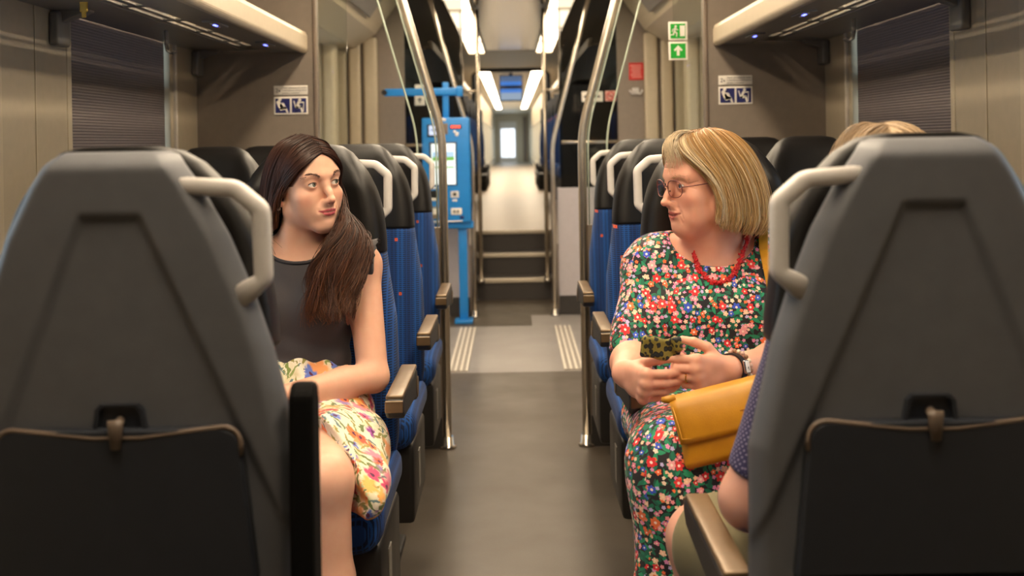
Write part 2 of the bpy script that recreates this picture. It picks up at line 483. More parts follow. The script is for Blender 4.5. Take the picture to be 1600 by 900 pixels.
b = MB(); b.box((0, (8.0+13.35)/2, ZC+.06), (1.0, 13.35-8.0, .1)); struct(b.build('ceiling_panel', M['gloss']))
# windows as openings (y0, y1, z0, z1)
NEAR = [(-2.2, -.7, .86, 1.98), (-.3, .95, .86, 1.98), (1.45, 2.895, .86, 1.98), (3.32, 4.36, .86, 1.98)]
FAR = [(10.0+1.75*i, 11.25+1.75*i, 1.36, 2.12) for i in range(6)]
DOOR = (6.22, 7.78)
def wall(sx, nm):
    spans = sorted([(w[0], w[1], w[2], w[3]) for w in NEAR+FAR]+[(DOOR[0], DOOR[1], 0.0, 2.02)])
    def slab(b, y0, y1, z0, z1):
        if y1-y0 > 1e-4 and z1-z0 > 1e-4: b.box((sx*(XW+.05), (y0+y1)/2, (z0+z1)/2), (.1, y1-y0, z1-z0))
    b = MB(); y = YB
    for (y0, y1, z0, z1) in spans:
        slab(b, y, y0, 0, ZC); slab(b, y0, y1, 0, z0); slab(b, y0, y1, z1, ZC); y = y1
    slab(b, y, YE, 0, ZC)
    w = struct(b.build('wall_'+nm, M['beige']))
    # window frames, panes, blinds
    k = 1
    for i, (y0, y1, z0, z1) in enumerate(NEAR+FAR):
        f = MB()
        for (cy, cz, dy, dz) in (((y0+y1)/2, z0+.02, y1-y0, .04), ((y0+y1)/2, z1-.02, y1-y0, .04), (y0+.018, (z0+z1)/2, .036, z1-z0-.08), (y1-.018, (z0+z1)/2, .036, z1-z0-.08)):
            f.box((sx*(XW+.035), cy, cz), (.075, dy, dz))
        if i < 4: f.box((sx*(XW+.055), (y0+y1)/2, 1.515), (.035, y1-y0-.07, .075))
        o = struct(f.build('window_%d' % (k+(0 if sx < 0 else 20)), M['cream'], bevel=.004)); k += 1
        g = MB(); g.box((sx*(XW+.08), (y0+y1)/2, (z0+z1)/2), (.008, y1-y0-.07, z1-z0-.08)); g.build('pane', M['pane'], o)
        if i in (0, 1, 3):  # first two blinds are out of view, added to cut daylight from behind
            n = 2; bl = MB()
            bl.box((sx*(XW+.018), (y0+y1)/2-.026, (z0+z1)/2), (.006, y1-y0-.064, z1-z0-.01))
            bo = bl.build('window_blind', M['blind'])
            tag(bo, 'brown pleated blind pulled down over the %s window %s' % (nm, {0: 'far behind the viewpoint, added unseen to block daylight', 1: 'beside the viewpoint, added unseen to block daylight', 3: 'past the passengers'}[i]), 'blind')
            # white strip standing in for daylight leaking along the far jamb
            tr = MB(); tr.box((sx*(XW-.006), y1+.012, (z0+z1)/2), (.014, .022, z1-z0+.04)); struct(tr.build('trim_%d' % (k+(0 if sx < 0 else 20)), M['white'], bevel=.003))
    # wall panel joint line
    j = MB(); j.box((sx*(XW-.001), 3.10, 1.3), (.004, .006, 2.1)); struct(j.build('trim_%d' % (40 if sx < 0 else 41), M['cream']))
for sx, nm in ((-1, 'left'), (1, 'right')): wall(sx, nm)
b = MB(); b.box((0, YB-.05, ZC/2), (2*XW+.2, .1, ZC)); struct(b.build('wall_back', M['panel']))
# narrow end corridor invented to place bright side windows, closed by a glazed door
YN, YZ = 21.6, 42.0
for sx, nm in ((-1, 'left'), (1, 'right')):
    b = MB(); b.box((sx*(.66+XW+.1)/2, YN+.05, ZC/2), (XW+.1-.66, .1, ZC)); struct(b.build('wall_corridor_end_'+nm, M['cream']))
    b = MB(); y = YN+.1
    for k_ in range(8):
        y0, y1 = 22.3+2.45*k_, 24.2+2.45*k_
        b.box((sx*.69, (y+y0)/2, ZC/2+.26), (.06, y0-y, ZC-.52)); b.box((sx*.69, (y0+y1)/2, .63), (.06, y1-y0, .22)); b.box((sx*.69, (y0+y1)/2, 2.09), (.06, y1-y0, .62)); y = y1
        g = MB(); g.box((sx*.70, (y0+y1)/2, 1.26), (.01, y1-y0, 1.04)); struct(g.build('window_%d' % (80+k_+(0 if sx < 0 else 10)), M['pane']))
    b.box((sx*.69, (y+YZ)/2, ZC/2+.26), (.06, YZ-y, ZC-.52)); struct(b.build('wall_corridor_'+nm, M['cream']))
b = MB(); b.box((0, (YN+YZ)/2, .26), (1.5, YZ-YN, .52)); struct(b.build('floor_corridor', M['floor2']))
b = MB(); b.box((0, (YN+YZ)/2, ZC+.05), (1.5, YZ-YN, .1)); struct(b.build('ceiling_corridor', M['ceil']))
b = MB()
b.box((-.61, YZ+.05, 1.46), (.26, .1, 1.88)); b.box((.43, YZ+.05, 1.46), (.5, .1, 1.88)); b.box((-.15, YZ+.05, 2.25), (.66, .1, .34))
struct(b.build('wall_end', M['cream']))
b = MB()
b.box((-.15, YZ+.05, .62), (.66, .06, .2)); b.box((-.15, YZ+.05, 1.95), (.66, .06, .28)); b.box((-.445, YZ+.05, 1.27), (.07, .06, 1.1)); b.box((.145, YZ+.05, 1.27), (.07, .06, 1.1))
for x in (-.3, -.12): b.box((x, YZ+.05, 1.27), (.02, .05, 1.1))
struct(b.build('door_5', M['white']))
b = MB(); b.box((.50, YZ-.02, 1.4), (.14, .04, 1.7)); struct(b.build('trim_90', M['trimbr']))
for sx, nm in ((-1, 'left'), (1, 'right')):
    bb = MB(); bb.box((sx*(XW-.012), 1.0, .06), (.02, 7.2, .12)); struct(bb.build('baseboard_'+nm, M['skirting']))
# side doors of the vestibule
for sx, k in ((-1, 1), (1, 3)):
    for q, (y0, y1) in enumerate(((6.24, 6.99), (7.01, 7.76))):
        d = MB(); d.box((sx*(XW+.05), (y0+y1)/2, .45), (.05, y1-y0, .86)); d.box((sx*(XW+.05), (y0+y1)/2, 1.93), (.05, y1-y0, .16))
        for yy in (y0+.07, y1-.07): d.box((sx*(XW+.05), yy, 1.365), (.05, .14, .97))
        o = struct(d.build('door_%d' % (k+q), M['lilacgrey'], bevel=.004))
        g = MB(); g.box((sx*(XW+.05), (y0+y1)/2, 1.365), (.012, y1-y0-.28, .97)); g.build('pane', M['pane'], o)
        h = MB(); h.tube([(sx*(XW-.02), (y1-.05 if q == 0 else y0+.05), .75), (sx*(XW-.02), (y1-.05 if q == 0 else y0+.05), 1.75)], .013); h.build('door_edge_bar', M['steel'], o)
    pl = MB()
    for yy, w in ((6.15, .13), (7.86, .15)): pl.rbox((sx*(XW-.05), yy, 1.03), (.10, w, 2.06), .03)
    struct(pl.build('trim_%d' % (50+k), M['cream']))
    # header box above the doors, sloping in towards the aisle
    hd = MB(); hd.prism([(sx*.80, 2.398), (sx*1.0, 2.12), (sx*1.16, 2.02), (sx*1.339, 2.02), (sx*1.339, 2.398)], 1, 5.2, 8.2)
    struct(hd.build('trim_%d' % (60+k), M['cream'], bevel=.01))
    hp = MB(); ang = math.atan2(.28, .20)
    R = Matrix.Rotation(-sx*-ang, 3, 'Y')
    hp.box((sx*.895, 6.9, 2.245), (.20, 1.1, .02), rot=R)
    o = hp.build('door_display', M['rack'], bevel=.006); tag(o, 'grey sloping door display panel under the %s ceiling edge of the doorway' % ('left' if sx < 0 else 'right'), 'panel')
    rp = MB(); rp.rbox((sx*1.025, 8.25, 1.52), (.028, .03, .34), .008)
    o = rp.build('emergency_handle', M['red']); tag(o, 'slim red emergency handle on the pale pillar beside the %s doors' % ('left' if sx < 0 else 'right'), 'emergency handle')
    for q, (x0, x1) in enumerate(((1.0, 1.10), (1.125, 1.21), (1.23, 1.335))):
        tp = MB(); tp.rbox((sx*(x0+x1)/2, 8.245, 1.05), (x1-x0, .05, 2.1), .015); struct(tp.build('trim_%d' % (90+k*3+q), M['cream'] if q < 2 else M['beige']))

# partitions -------------------------------------------------------------
YP = 4.72
for sx, nm in ((-1, 'left'), (1, 'right')):
    b = MB(); b.box((sx*(.835+XW)/2, YP, ZC/2), (XW-.835, .05, ZC)); b.box((sx*.5755, YP, .47), (.519, .05, .94))
    struct(b.build('wall_partition_'+nm, M['panel']))
    e = MB(); e.rbox((sx*.834, YP-.001, (.94+ZC)/2), (.016, .062, ZC-.94), .006); struct(e.build('trim_%d' % (70 if sx < 0 else 71), M['trimbr']))
    k = MB(); k.box((sx*(.318+XW)/2, YP-.03, .065), (XW-.318, .012, .13)); struct(k.build('baseboard_partition_'+nm, M['skirting']))
    # rear partition by the stairs
    YR = 8.30
    b = MB(); b.box((sx*(.80+XW)/2, YR, ZC/2), (XW-.80, .06, ZC)); struct(b.build('wall_rear_'+nm, M['panel']))
    b = MB(); b.box((sx*(.335+.80)/2, YR, .475), (.465, .05, .95)); struct(b.build('wall_stair_'+nm, M['lilacgrey']))
    k = MB(); k.box((sx*(.335+.80)/2, YR-.03, .07), (.465, .012, .14)); struct(k.build('baseboard_stair_'+nm, M['skirting']))
    g = MB(); g.box((sx*(.36+.80)/2, YR, (.95+ZC)/2), (.44, .010, ZC-.95))
    o = g.build('glass_screen', M['glassdk']); tag(o, 'smoked glass screen above the pale stair wall on the %s' % nm, 'glass screen')
    r = MB(); r.tube([(sx*.37, YR-.05, 1.29), (sx*.80, YR-.05, 1.29)], .014); o = r.build('cross_rail', M['steel']); tag(o, 'horizontal steel rail across the smoked glass on the %s' % nm, 'rail')

# grab rails with the glass that hangs on them ---------------------------
def rail(sx, Y, x0, zb, x1, z1, r, label, gx):
    pts = [(sx*x0, Y, .02), (sx*x0, Y, zb-.10)]
    sl = (x1-x0)/(z1-zb); h = .09
    pts += [(sx*(x0+sl*(z-zb+h)**2/(4*h)), Y, z) for z in np.linspace(zb-h, zb+h, 8)]
    pts += [(sx*(x0+sl*(z-zb)), Y, z) for z in (zb+.3, zb+.7, z1)]
    root = empty('grab_rail', (sx*x0, Y, 0)); tag(root, label, 'grab rail')
    rel = lambda L: [(p[0]-sx*x0, p[1]-Y, p[2]) for p in L]
    b = MB(); b.tube(rel(pts), r, 14); b.build('rail_tube', M['steel'], root)
    f = MB(); f.tube([(0, 0, 0), (0, 0, .012), (0, 0, .014), (0, 0, .05)], [r*2.0, r*2.0, r*1.5, r*1.35], 18); f.build('floor_flange', M['chrome'], root)
    return pts
def screen(pts, sx, Y, off0, off1, zlo, label):
    """glass sheet following the rail between two sideways offsets"""
    zs = [zlo]+[p[2] for p in pts if p[2] > zlo+.05]; xs = []
    for z in zs:
        for a, c in zip(pts, pts[1:]):
            if a[2] <= z <= c[2]+1e-9: xs.append(a[0]+(c[0]-a[0])*(z-a[2])/max(1e-9, c[2]-a[2])); break
    out = [(x+sx*off0, z) for x, z in zip(xs, zs)]+[(x+sx*off1, z) for x, z in reversed(list(zip(xs, zs)))]
    g = MB(); g.prism(out, 1, Y-.004, Y+.004)
    o = g.build('glass_screen', M['glass']); tag(o, label, 'glass screen')
    e = MB(); e.tube([(x+sx*(off1+.002), Y, z) for x, z in zip(xs, zs)], .0042, 6); e.build('polished_edge', M['edge'], o)
    e = MB(); e.tube([(x+sx*(off0+.004), Y-.001, z) for x, z in zip(xs, zs)], .0036, 6); e.build('clamp_strip', M['edge'], o)
    return o
for sx, nm in ((-1, 'left'), (1, 'right')):
    p = rail(sx, YP-.02, .298, 1.345, .590, 2.39, .0185, 'tall steel grab rail bending outwards at the front edge of the %s partition' % nm, 0)
    screen(p, sx, YP-.02, .022, .105, .94, 'clear glass screen fixed beside the tall %s grab rail' % nm)
    g = MB(); g.box((sx*(.70+.826)/2, YP, (.94+ZC)/2), (.126, .008, ZC-.94)); o = g.build('glass_screen', M['glass']); tag(o, 'clear glass pane between taupe partition and grab rail on the %s' % nm, 'glass screen')
    rail(sx, 8.22, .300, 1.28, .60, 2.39, .019, 'steel grab rail at the %s edge of the stair wall beyond the doors' % nm, 0)
    # stair poles
    pr = empty('stair_pole', (sx*.272, 9.02, 0)); tag(pr, 'upright steel pole on the %s side of the stairs' % nm, 'pole')
    b = MB(); b.tube([(0, 0, .16), (0, 0, 2.39)], .017); b.tube([(0, 0, 1.72), (sx*.10, 0, 1.72), (sx*.13, .0, 1.75), (sx*.13, 0, 2.39)], .014); b.build('pole', M['steel'], pr)
    b = MB(); b.tube([(0, 0, .15), (0, 0, .18)], .03, 14); b.build('floor_flange', M['chrome'], pr)

# stairs ------------------------------------------------------------------
st = empty('staircase', (0, 9.1, 0)); tag(st, 'three dark steps with pale nosings leading up to the raised saloon', 'stairs')
for i in range(3):
    b = MB(); b.box((0, .16*0+.32*i+.15, .173*(i+.5)), (.64, .34 if i < 2 else .34, .173*1.0)) if i else b.prism([(-.305, -.04), (.305, -.04), (.32, .04), (.32, .36), (-.32, .36), (-.32, .04)], 2, 0, .172)
    s_ = b.build('step', M['riser'], st)
    n = MB(); y = -.045 if i == 0 else .32*i-.03
    n.rbox((0, y+.02, .173*(i+1)-.012), (.60 if i == 0 else .63, .06, .034), .008); n.build('nosing', M['nosing'], s_)

# portal and screen further along the car -----------------------------------
b = MB()
b.tube([(-.56, 16.4, .54), (-.56, 16.4, 2.30), (-.50, 16.4, 2.375), (.50, 16.4, 2.375), (.56, 16.4, 2.30), (.56, 16.4, .54)], .03, 8)
o = b.build('portal_frame', M['black']); tag(o, 'dark rounded portal frame under the ceiling far down the car', 'frame')
ts = empty('passenger_screen', (0, 17.6, 2.4)); tag(ts, 'two stacked blue information screens hanging from the far ceiling', 'screen')
b = MB(); b.rbox((0, 0, -.24), (.38, .06, .42), .012); b.tube([(0, 0, -.04), (0, 0, 0)], .03); b.build('housing', M['black'], ts)
M['scr_a'] = em('screen_slate', rgb(88, 112, 150), .55); M['scr_b'] = em('screen_blue', rgb(44, 120, 210), .7); M['scr_c'] = em('screen_pale', rgb(150, 172, 196), .6)
b = MB()
for (z, h, m) in ((-.09, .09, 0), (-.165, .06, 1), (-.28, .06, 1), (-.37, .12, 2)): b.box((0, -.0315, z), (.34, .004, h), mi=m)
b.build('display', [M['scr_a'], M['scr_b'], M['scr_c']], ts)

# floor strips at the doors
for sx, nm in ((-1, 'left'), (1, 'right')):
    root = empty('door_strip', (sx*.33, 7.0, 0)); tag(root, 'pale striped tactile strip on the floor at the %s doors' % nm, 'floor strip')
    b = MB(); b.box((0, 0, .002), (.115, 1.5, .004)); b.build('strip_base', M['strip_dk'], root)
    for i in range(4):
        b = MB(); b.box((-.048+.032*i, 0, .005), (.013, 1.48, .003)); b.build('ridge', M['strip_lt'], root)

# ceiling lights ------------------------------------------------------------
ORD = ['nearest the portal', 'next nearest the portal', 'above the stairs', 'above the foot of the stairs', 'above the far half of the doorway', 'above the near half of the doorway', 'above the glass screens', 'above the passengers', 'above the front seats', 'above the camera', 'behind the camera']
lp = None
for sx, nm in ((-1, 'left'), (1, 'right')):
    for i in range(9):
        y1 = 13.3-1.45*i
        if lp is None:
            lp = empty('ceiling_light'); b = MB()
            for (cx, cy, dx, dy) in ((-.098, 0, .012, 1.45), (.098, 0, .012, 1.45), (0, -.719, .19, .012), (0, .719, .19, .012)): b.box((cx, cy, -.006), (dx, dy, .03))
            b.build('frame', M['ceil'], lp)
            b = MB(); b.box((0, 0, -.001), (.184, 1.42, .012)); b.build('diffuser', M['lamp'], lp); r = lp; lowd = [c for c in lp.children if c.name.startswith('diffuser')][0].data.copy(); lowd.materials.clear(); lowd.materials.append(M['lamp3'])
            hot = [c for c in lp.children if c.name.startswith('diffuser')][0].data
        else:
            r = copy_tree(lp)
            for ch in r.children:
                if ch.name.startswith('diffuser'): ch.data = hot
        if i < 4:
            for ch in r.children:
                if ch.name.startswith('diffuser'): ch.data = lowd
        r.location = (sx*.405, y1-.725, ZC-.006)
        tag(r, 'warm white ceiling light panel of the %s row, %s' % (nm, ORD[i]), 'ceiling light', 'ceiling light panels over the aisle')
    r = empty('light_strip', (sx*.405, 26.2, ZC-.006)); tag(r, 'long warm light strip beyond the portal, %s of the far screen' % nm, 'ceiling light')
    b = MB(); b.box((0, 0, -.001), (.17, 19.4, .014)); b.build('diffuser', M['lamp2'], r)
    b = MB()
    for q in (-1, 1): b.box((q*.093, 0, -.004), (.014, 19.5, .03))
    b.build('frame', M['ceil'], r)

# luggage racks ---------------------------------------------------------------
def rack(sx, nm):
    z = 1.715; y0, y1 = .9, YP-.03
    root = empty('luggage_rack', (sx*XW, (y0+y1)/2, z)); L = y1-y0
    tag(root, 'grey slotted luggage rack with pale front lip along the %s wall above the windows' % nm, 'luggage rack')
    def X(x): return sx*x-sx*XW
    b = MB(); b.box((X(.955), 0, .0), (.13, L, .03)); b.box((X(1.235), 0, 0), (.208, L, .012))
    for x in (1.0425, 1.0845, 1.1265): b.box((X(x), 0, 0), (.020 if x != 1.1265 else .022, L, .006))
    n = int(L/.37)
    for i in range(n+1): b.box((X(1.075), -L/2+L-.02-i*.37, 0), (.11, .04, .006))
    b.box((X(1.075), L/2-.10, 0), (.11, .2, .006))
    b.build('slotted_shelf', M['rack'], root, bevel=.002)
    b = MB()
    prof = [(X(.862), -.008), (X(.872), -.022), (X(.890), -.022), (X(.905), .01), (X(.902), .055), (X(.888), .072), (X(.872), .07), (X(.862), .05)]
    b.prism(prof, 1, -L/2, L/2); b.build('front_lip', M['racklip'], root, bevel=.006)
    for i in range(4):
        yy = L/2-.42-i*.72
        r = MB(); r.rbox((X(.95), yy, -.017), (.045, .16, .008), .003); ro = r.build('reading_light', M['rack'], root)
        for q in (-.012, .012):
            r = MB(); r.sphere((X(.95), yy+q, -.0215), .006, 10, 6, (1, 1, .5)); r.build('blue_led', M['led'], ro)
        for q in (-.045, .045):
            r = MB(); r.tube([(X(.95), yy+q-.01, -.0215), (X(.95), yy+q+.01, -.0215)], .003, 6); r.build('switch', M['white'], ro)
    for yy in (L/2-.03, L/2-1.45, L/2-2.2):
        b = MB(); b.prism([(X(1.338), -.05), (X(1.338), .02), (X(1.22), .02), (X(1.23), -.012)], 1, yy-.02, yy+.02)
        b.rbox((X(1.325), yy, -.06), (.03, .09, .10), .008); b.build('wall_bracket', M['rack'], root, bevel=.004)
    h = MB(); yy = L/2-.85
    h.box((X(1.2), yy, -.03), (.006, .03, .05)); 
    for q in (-.012, .012): h.tube([(X(1.2), yy+q, -.05), (X(1.195), yy+q, -.075), (X(1.18), yy+q, -.085), (X(1.165), yy+q, -.075)], .004, 6)
    h.build('coat_hook', M['rack'], root)
for sx, nm in ((-1, 'left'), (1, 'right')): rack(sx, nm)
q = P(131, 8, 3.05); b = MB(); b.rbox((q.x, q.y, q.z+.04), (.022, .008, .12), .004)
b.rbox((q.x, q.y, q.z-.02), (.012, .007, .03), .003); o = b.build('luggage_tag', M['yellow']); tag(o, 'small yellow strap end dangling from the left luggage rack', 'strap')
# far racks
for sx, nm in ((-1, 'left'), (1, 'right')):
    b = MB(); b.box((sx*1.03, 15.7, 2.16), (.62, 11.7, .02)); b.prism([(sx*.69, 2.14), (sx*.72, 2.14), (sx*.74, 2.22), (sx*.70, 2.22)], 1, 9.85, 21.55)
    o = b.build('luggage_rack', M['racklip']); tag(o, 'long pale luggage rack of the raised saloon on the %s' % nm, 'luggage rack')
# ================================================================ seats
def ysh(z): return (z-1.1)*.10
def interp(z, tab): return float(np.interp(z, [a for a, _ in tab], [c for _, c in tab]))
SHW = [(.35, .195), (.60, .222), (.90, .2255), (.963, .2125), (1.04, .196), (1.108, .175), (1.187, .145), (1.253, .110), (1.285, .088), (1.30, .070)]
def shell_mesh():
    nz, nx = 190, 91; zs = np.linspace(.36, 1.297, nz); V = []; Fc = []
    for z in zs:
        w = interp(z, SHW)
        for j in range(nx):
            t = -1+2*j/(nx-1); t = math.copysign(abs(t)**.9, t); x = w*t; y = ysh(z)+.014
            e = max(0, (abs(x)-(w-.026))/.026); y -= .030*e**2
            ez = max(0, (z-1.272)/.025); y -= .03*min(1, ez)**2
            if z < 1.23:
                hw = .040+(1.216-z)*.417
                din = min(hw-abs(x), 1.216-z); s = max(0, min(1, din/.012+.2)); s = s*s*(3-2*s)
                y -= .0085*s
            V.append((x, y, z))
    for i in range(nz-1):
        for j in range(nx-1): a = i*nx+j; Fc.append((a, a+1, a+nx+1, a+nx))
    o = len(V); ring = [j for j in range(nx)]+[i*nx+nx-1 for i in range(1, nz)]+[(nz-1)*nx+j for j in range(nx-2, -1, -1)]+[i*nx for i in range(nz-2, 0, -1)]
    fr = [(V[k][0]*.99, ysh(V[k][2])-.032, V[k][2]-.004) for k in ring]; V += fr; n = len(ring)
    for k in range(n): Fc.append((ring[k], o+k, o+(k+1) % n, ring[(k+1) % n]))
    Fc.append(tuple(o+k for k in range(n)))
    m = MB(); m.add(V, [f[::-1] for f in Fc], True); return m
def pad(levels, n=40, e=.42):
    """upholstered pad: levels of (z, half width, thickness, bolster, y back)"""
    rings = []
    for (z, w, th, bo, yb) in levels:
        r = []
        for k in range(n):
            a = 2*math.pi*k/n; c, s = math.cos(a), math.sin(a)
            x = w*math.copysign(abs(c)**e, c); y = yb-th/2+th/2*math.copysign(abs(s)**e, s)
            if s < 0:
                q = abs(x)/w; y -= bo*max(0, min(1, (q-.45)/.35))*(1 if q < .9 else max(0, 1-((q-.9)/.1)**2))
            r.append((x, y, z))
        rings.append(r)
    m = MB(); m.loft(rings, smooth=True); return m
def lv(zs, tab, th, bo): return [(z, interp(z, tab), interp(z, th), interp(z, bo), ysh(z)-.030) for z in zs]
BW = [(.48, .205), (.56, .222), (.70, .225), (.86, .219), (.96, .203), (1.04, .193), (1.06, .192)]
HW = [(1.02, .1955), (1.06, .1945), (1.12, .188), (1.155, .180), (1.185, .170), (1.225, .150), (1.25, .132), (1.28, .106), (1.297, .080), (1.303, .05)]
def build_seat(side, label, low=False):
    root = empty('train_seat'); tag(root, label, 'seat')
    shell_mesh().build('seat_shell', M['shell'], root)
    z1 = list(np.linspace(.48, 1.035, 26))
    pad(lv(z1, BW, [(.50, .05), (.54, .10), (1.1, .095)], [(.5, .0), (.6, .028), (1.1, .022)])).build('backrest', M['fab'], root)
    z2 = [1.028]+list(np.linspace(1.036, 1.28, 20))+[1.29, 1.297, 1.303]
    hd = pad(lv(z2, HW, [(1.04, .098), (1.2, .09), (1.27, .075), (1.30, .05), (1.304, .03)], [(1.04, .022), (1.2, .024), (1.29, .0)])).build('headrest', M['leather'], root)
    sm = MB(); sm.tube([(x, ysh(1.0)-.0, 0) for x in (0, 0)], .001, 3) if False else None
    # seat cushion with a rounded front
    def bend(p):
        q = Vector(p); f = max(0, (-q.y-.05)/.2); q.z -= .018*f*f
        q.z += .014*max(0, (abs(q.x)-.12)/.11)**2
        return q
    c = MB(); c.rbox((0, -.335, .482), (.462, .47, .115), .05, 6, fn=bend); c.build('seat_cushion', M['fabh'], root)
    # light grey grab handle at the upper aisle corner
    pts = []
    key = [(.070, 1.253), (.158, 1.247), (.1905, 1.219), (.1905, 1.128), (.150, 1.100)]
    for i_, k_ in enumerate(key):
        if 0 < i_ < 4:
            a_, c_ = np.array(key[i_-1]), np.array(key[i_+1]); k2 = np.array(k_); da = (a_-k2)/np.linalg.norm(a_-k2); dc = (c_-k2)/np.linalg.norm(c_-k2)
            for u in np.linspace(0, 1, 7): q_ = (1-u)**2*(k2+da*.0075)+2*u*(1-u)*k2+u*u*(k2+dc*.0075); pts.append((q_[0], 0, q_[1]))
        else: pts.append((k_[0], 0, k_[1]))
    pts = np.array(pts); NP = len(pts)
    h = MB(); rings = []
    for i, p in enumerate(pts):
        t = (pts[min(i+1, NP-1)]-pts[max(i-1, 0)]); t /= np.linalg.norm(t); nrm = np.array((t[2], 0, -t[0]))
        wdt = .0115+.007*(i >= NP-1)
        r = []
        for k in range(12):
            a = 2*math.pi*k/12; c_, s_ = math.cos(a), math.sin(a)
            q = p+nrm*wdt*math.copysign(abs(c_)**.55, c_)+np.array((0, 1, 0))*.014*math.copysign(abs(s_)**.55, s_)
            r.append((side*q[0], q[1]+ysh(q[2])-.004, q[2]))
        rings.append(r if side < 0 else r[::-1])
    h.loft(rings); h.build('grab_handle', M['handle'], root)
    # folding table with its latch
    tz0, tz1 = .735, .938
    def oy(z): return ysh(z)+.0165
    def rr(hw0, hw1, z0, z1, r=.022, n=6):
        o = [(-hw0, z0), (hw0, z0)]
        for i in range(n+1): a = math.pi/2*i/n; o.append((hw1-r+r*math.cos(a), z1-r+r*math.sin(a)))
        for i in range(n+1): a = math.pi/2+math.pi/2*i/n; o.append((-hw1+r+r*math.cos(a), z1-r+r*math.sin(a)))
        return o
    out = rr(.172, .158, tz0, tz1)
    tb = MB(); m = len(out)
    V = [(x, oy(z)-.015, z) for x, z in out]+[(x, oy(z)+.004, z) for x, z in out]+[(x*.975, oy(z)+.009, (z-.84)*.975+.84) for x, z in out]
    Fc = [(i, (i+1) % m, m+(i+1) % m, m+i) for i in range(m)]+[(m+i, m+(i+1) % m, 2*m+(i+1) % m, 2*m+i) for i in range(m)]+[tuple(2*m+i for i in range(m))]
    tb.add(V, [f[::-1] for f in Fc], False); to = tb.build('folding_table', M['tray'], root)
    e = MB(); top = [(x, z) for x, z in out if z > .9]; L = [(.158, .90)]+top+[(-.158, .90)]
    tp = [(x, oy(z)+.006, z+.002) for x, z in L if x > .03]+[(.03, oy(.94)+.006, .928), (-.03, oy(.94)+.006, .928)]+[(x, oy(z)+.006, z+.002) for x, z in L if x < -.03]
    e.tube(tp, .0036, 6); e.build('table_edge', M['trimbr'], to)
    e = MB(); e.box((0, oy(.72)-.006, .722), (.35, .016, .012)); e.build('table_hinge', M['shell'], to)
    l = MB()
    o1 = [(-.036, .930), (.036, .930), (.031, .963), (.024, .970), (-.024, .970), (-.031, .963)]; o2 = [(x*.84, (z-.95)*.84+.95) for x, z in o1]
    V = [(x, oy(z)-.010, z) for x, z in o1]+[(x, oy(z)-.001, z) for x, z in o1]+[(x, oy(z)-.001, z) for x, z in o2]+[(x, oy(z)-.009, z) for x, z in o2]
    Fc = [(i, (i+1) % 6, 6+(i+1) % 6, 6+i) for i in range(6)]+[(6+i, 6+(i+1) % 6, 12+(i+1) % 6, 12+i) for i in range(6)]+[(12+i, 12+(i+1) % 6, 18+(i+1) % 6, 18+i) for i in range(6)]+[tuple(18+i for i in range(6))]
    l.add(V, [f[::-1] for f in Fc]); lo = l.build('table_latch', M['tray'], root)
    kn = MB(); kn.tube([(0, oy(.94)-.006, .948), (0, oy(.94)+.010, .945)], .006, 12); kn.tube([(0, oy(.94)+.013, .952), (0, oy(.94)+.014, .945), (0, oy(.92)+.016, .915)], [.011, .0105, .0065], 12, flat=.5); kn.build('latch_knob', M['trimbr'], lo)
    # under-seat box and pedestal
    u = MB(); u.rbox((0, -.32, .315), (.44, .40, .23), .015, 2); u.build('under_seat_box', M['dark'], root)
    u = MB(); u.rbox((0, -.28, .105), (.12, .30, .21), .012, 2); u.rbox((0, -.28, .012), (.30, .38, .024), .008, 2); u.build('pedestal', M['dark'], root)
    u = MB(); u.box((side*.2215, -.36, .32), (.003, .05, .11)); u.build('box_label', M['rack'], root)
    return root
def armrest(side, off=.250, up=False, dz=0.0):
    """padded armrest swung down, or folded up beside the backrest"""
    g = MB(); x = side*off
    prof = [(-.125, .655), (-.105, .700), (-.125, .735), (-.465, .738), (-.480, .730), (-.482, .712), (-.455, .690), (-.20, .672)]
    if up: prof = [(.03, .55), (-.03, .55), (-.034, .70), (-.036, .965), (-.028, .99), (-.0, .995), (.018, .98), (.024, .80)]
    w_ = .0160 if up else .021
    g.prism([(a, c+dz) for a, c in prof], 0, x-w_, x+w_)
    return g
def seat_with_arm(proto, loc, rz, side, label, group=None, off=.25, up=False, dz=0.0):
    s = copy_tree(proto); s.location = loc; s.rotation_euler.z = rz; tag(s, label, 'seat', group)
    a = armrest(side, off, up, dz).build('armrest', M['armd'] if up else M['dark'], s, bevel=.007)
    if not up:
        c = MB(); x = side*off
        c.rbox((x, -.295, .739+dz), (.040, .345, .012), .005, 3); c.box((x, -.478, .722+dz), (.040, .008, .026)); c.build('armrest_top', M['arm'], a, bevel=.002)
        p = MB(); p.tube([(x-.023, -.13, .69+dz), (x+.023, -.13, .69+dz)], .026, 16); p.build('armrest_pivot', M['arm'], a)
    return s
SX = .520; ROWS = [2.90, 3.70, 4.50]
pL = build_seat(1, 'x'); pR = build_seat(-1, 'x')
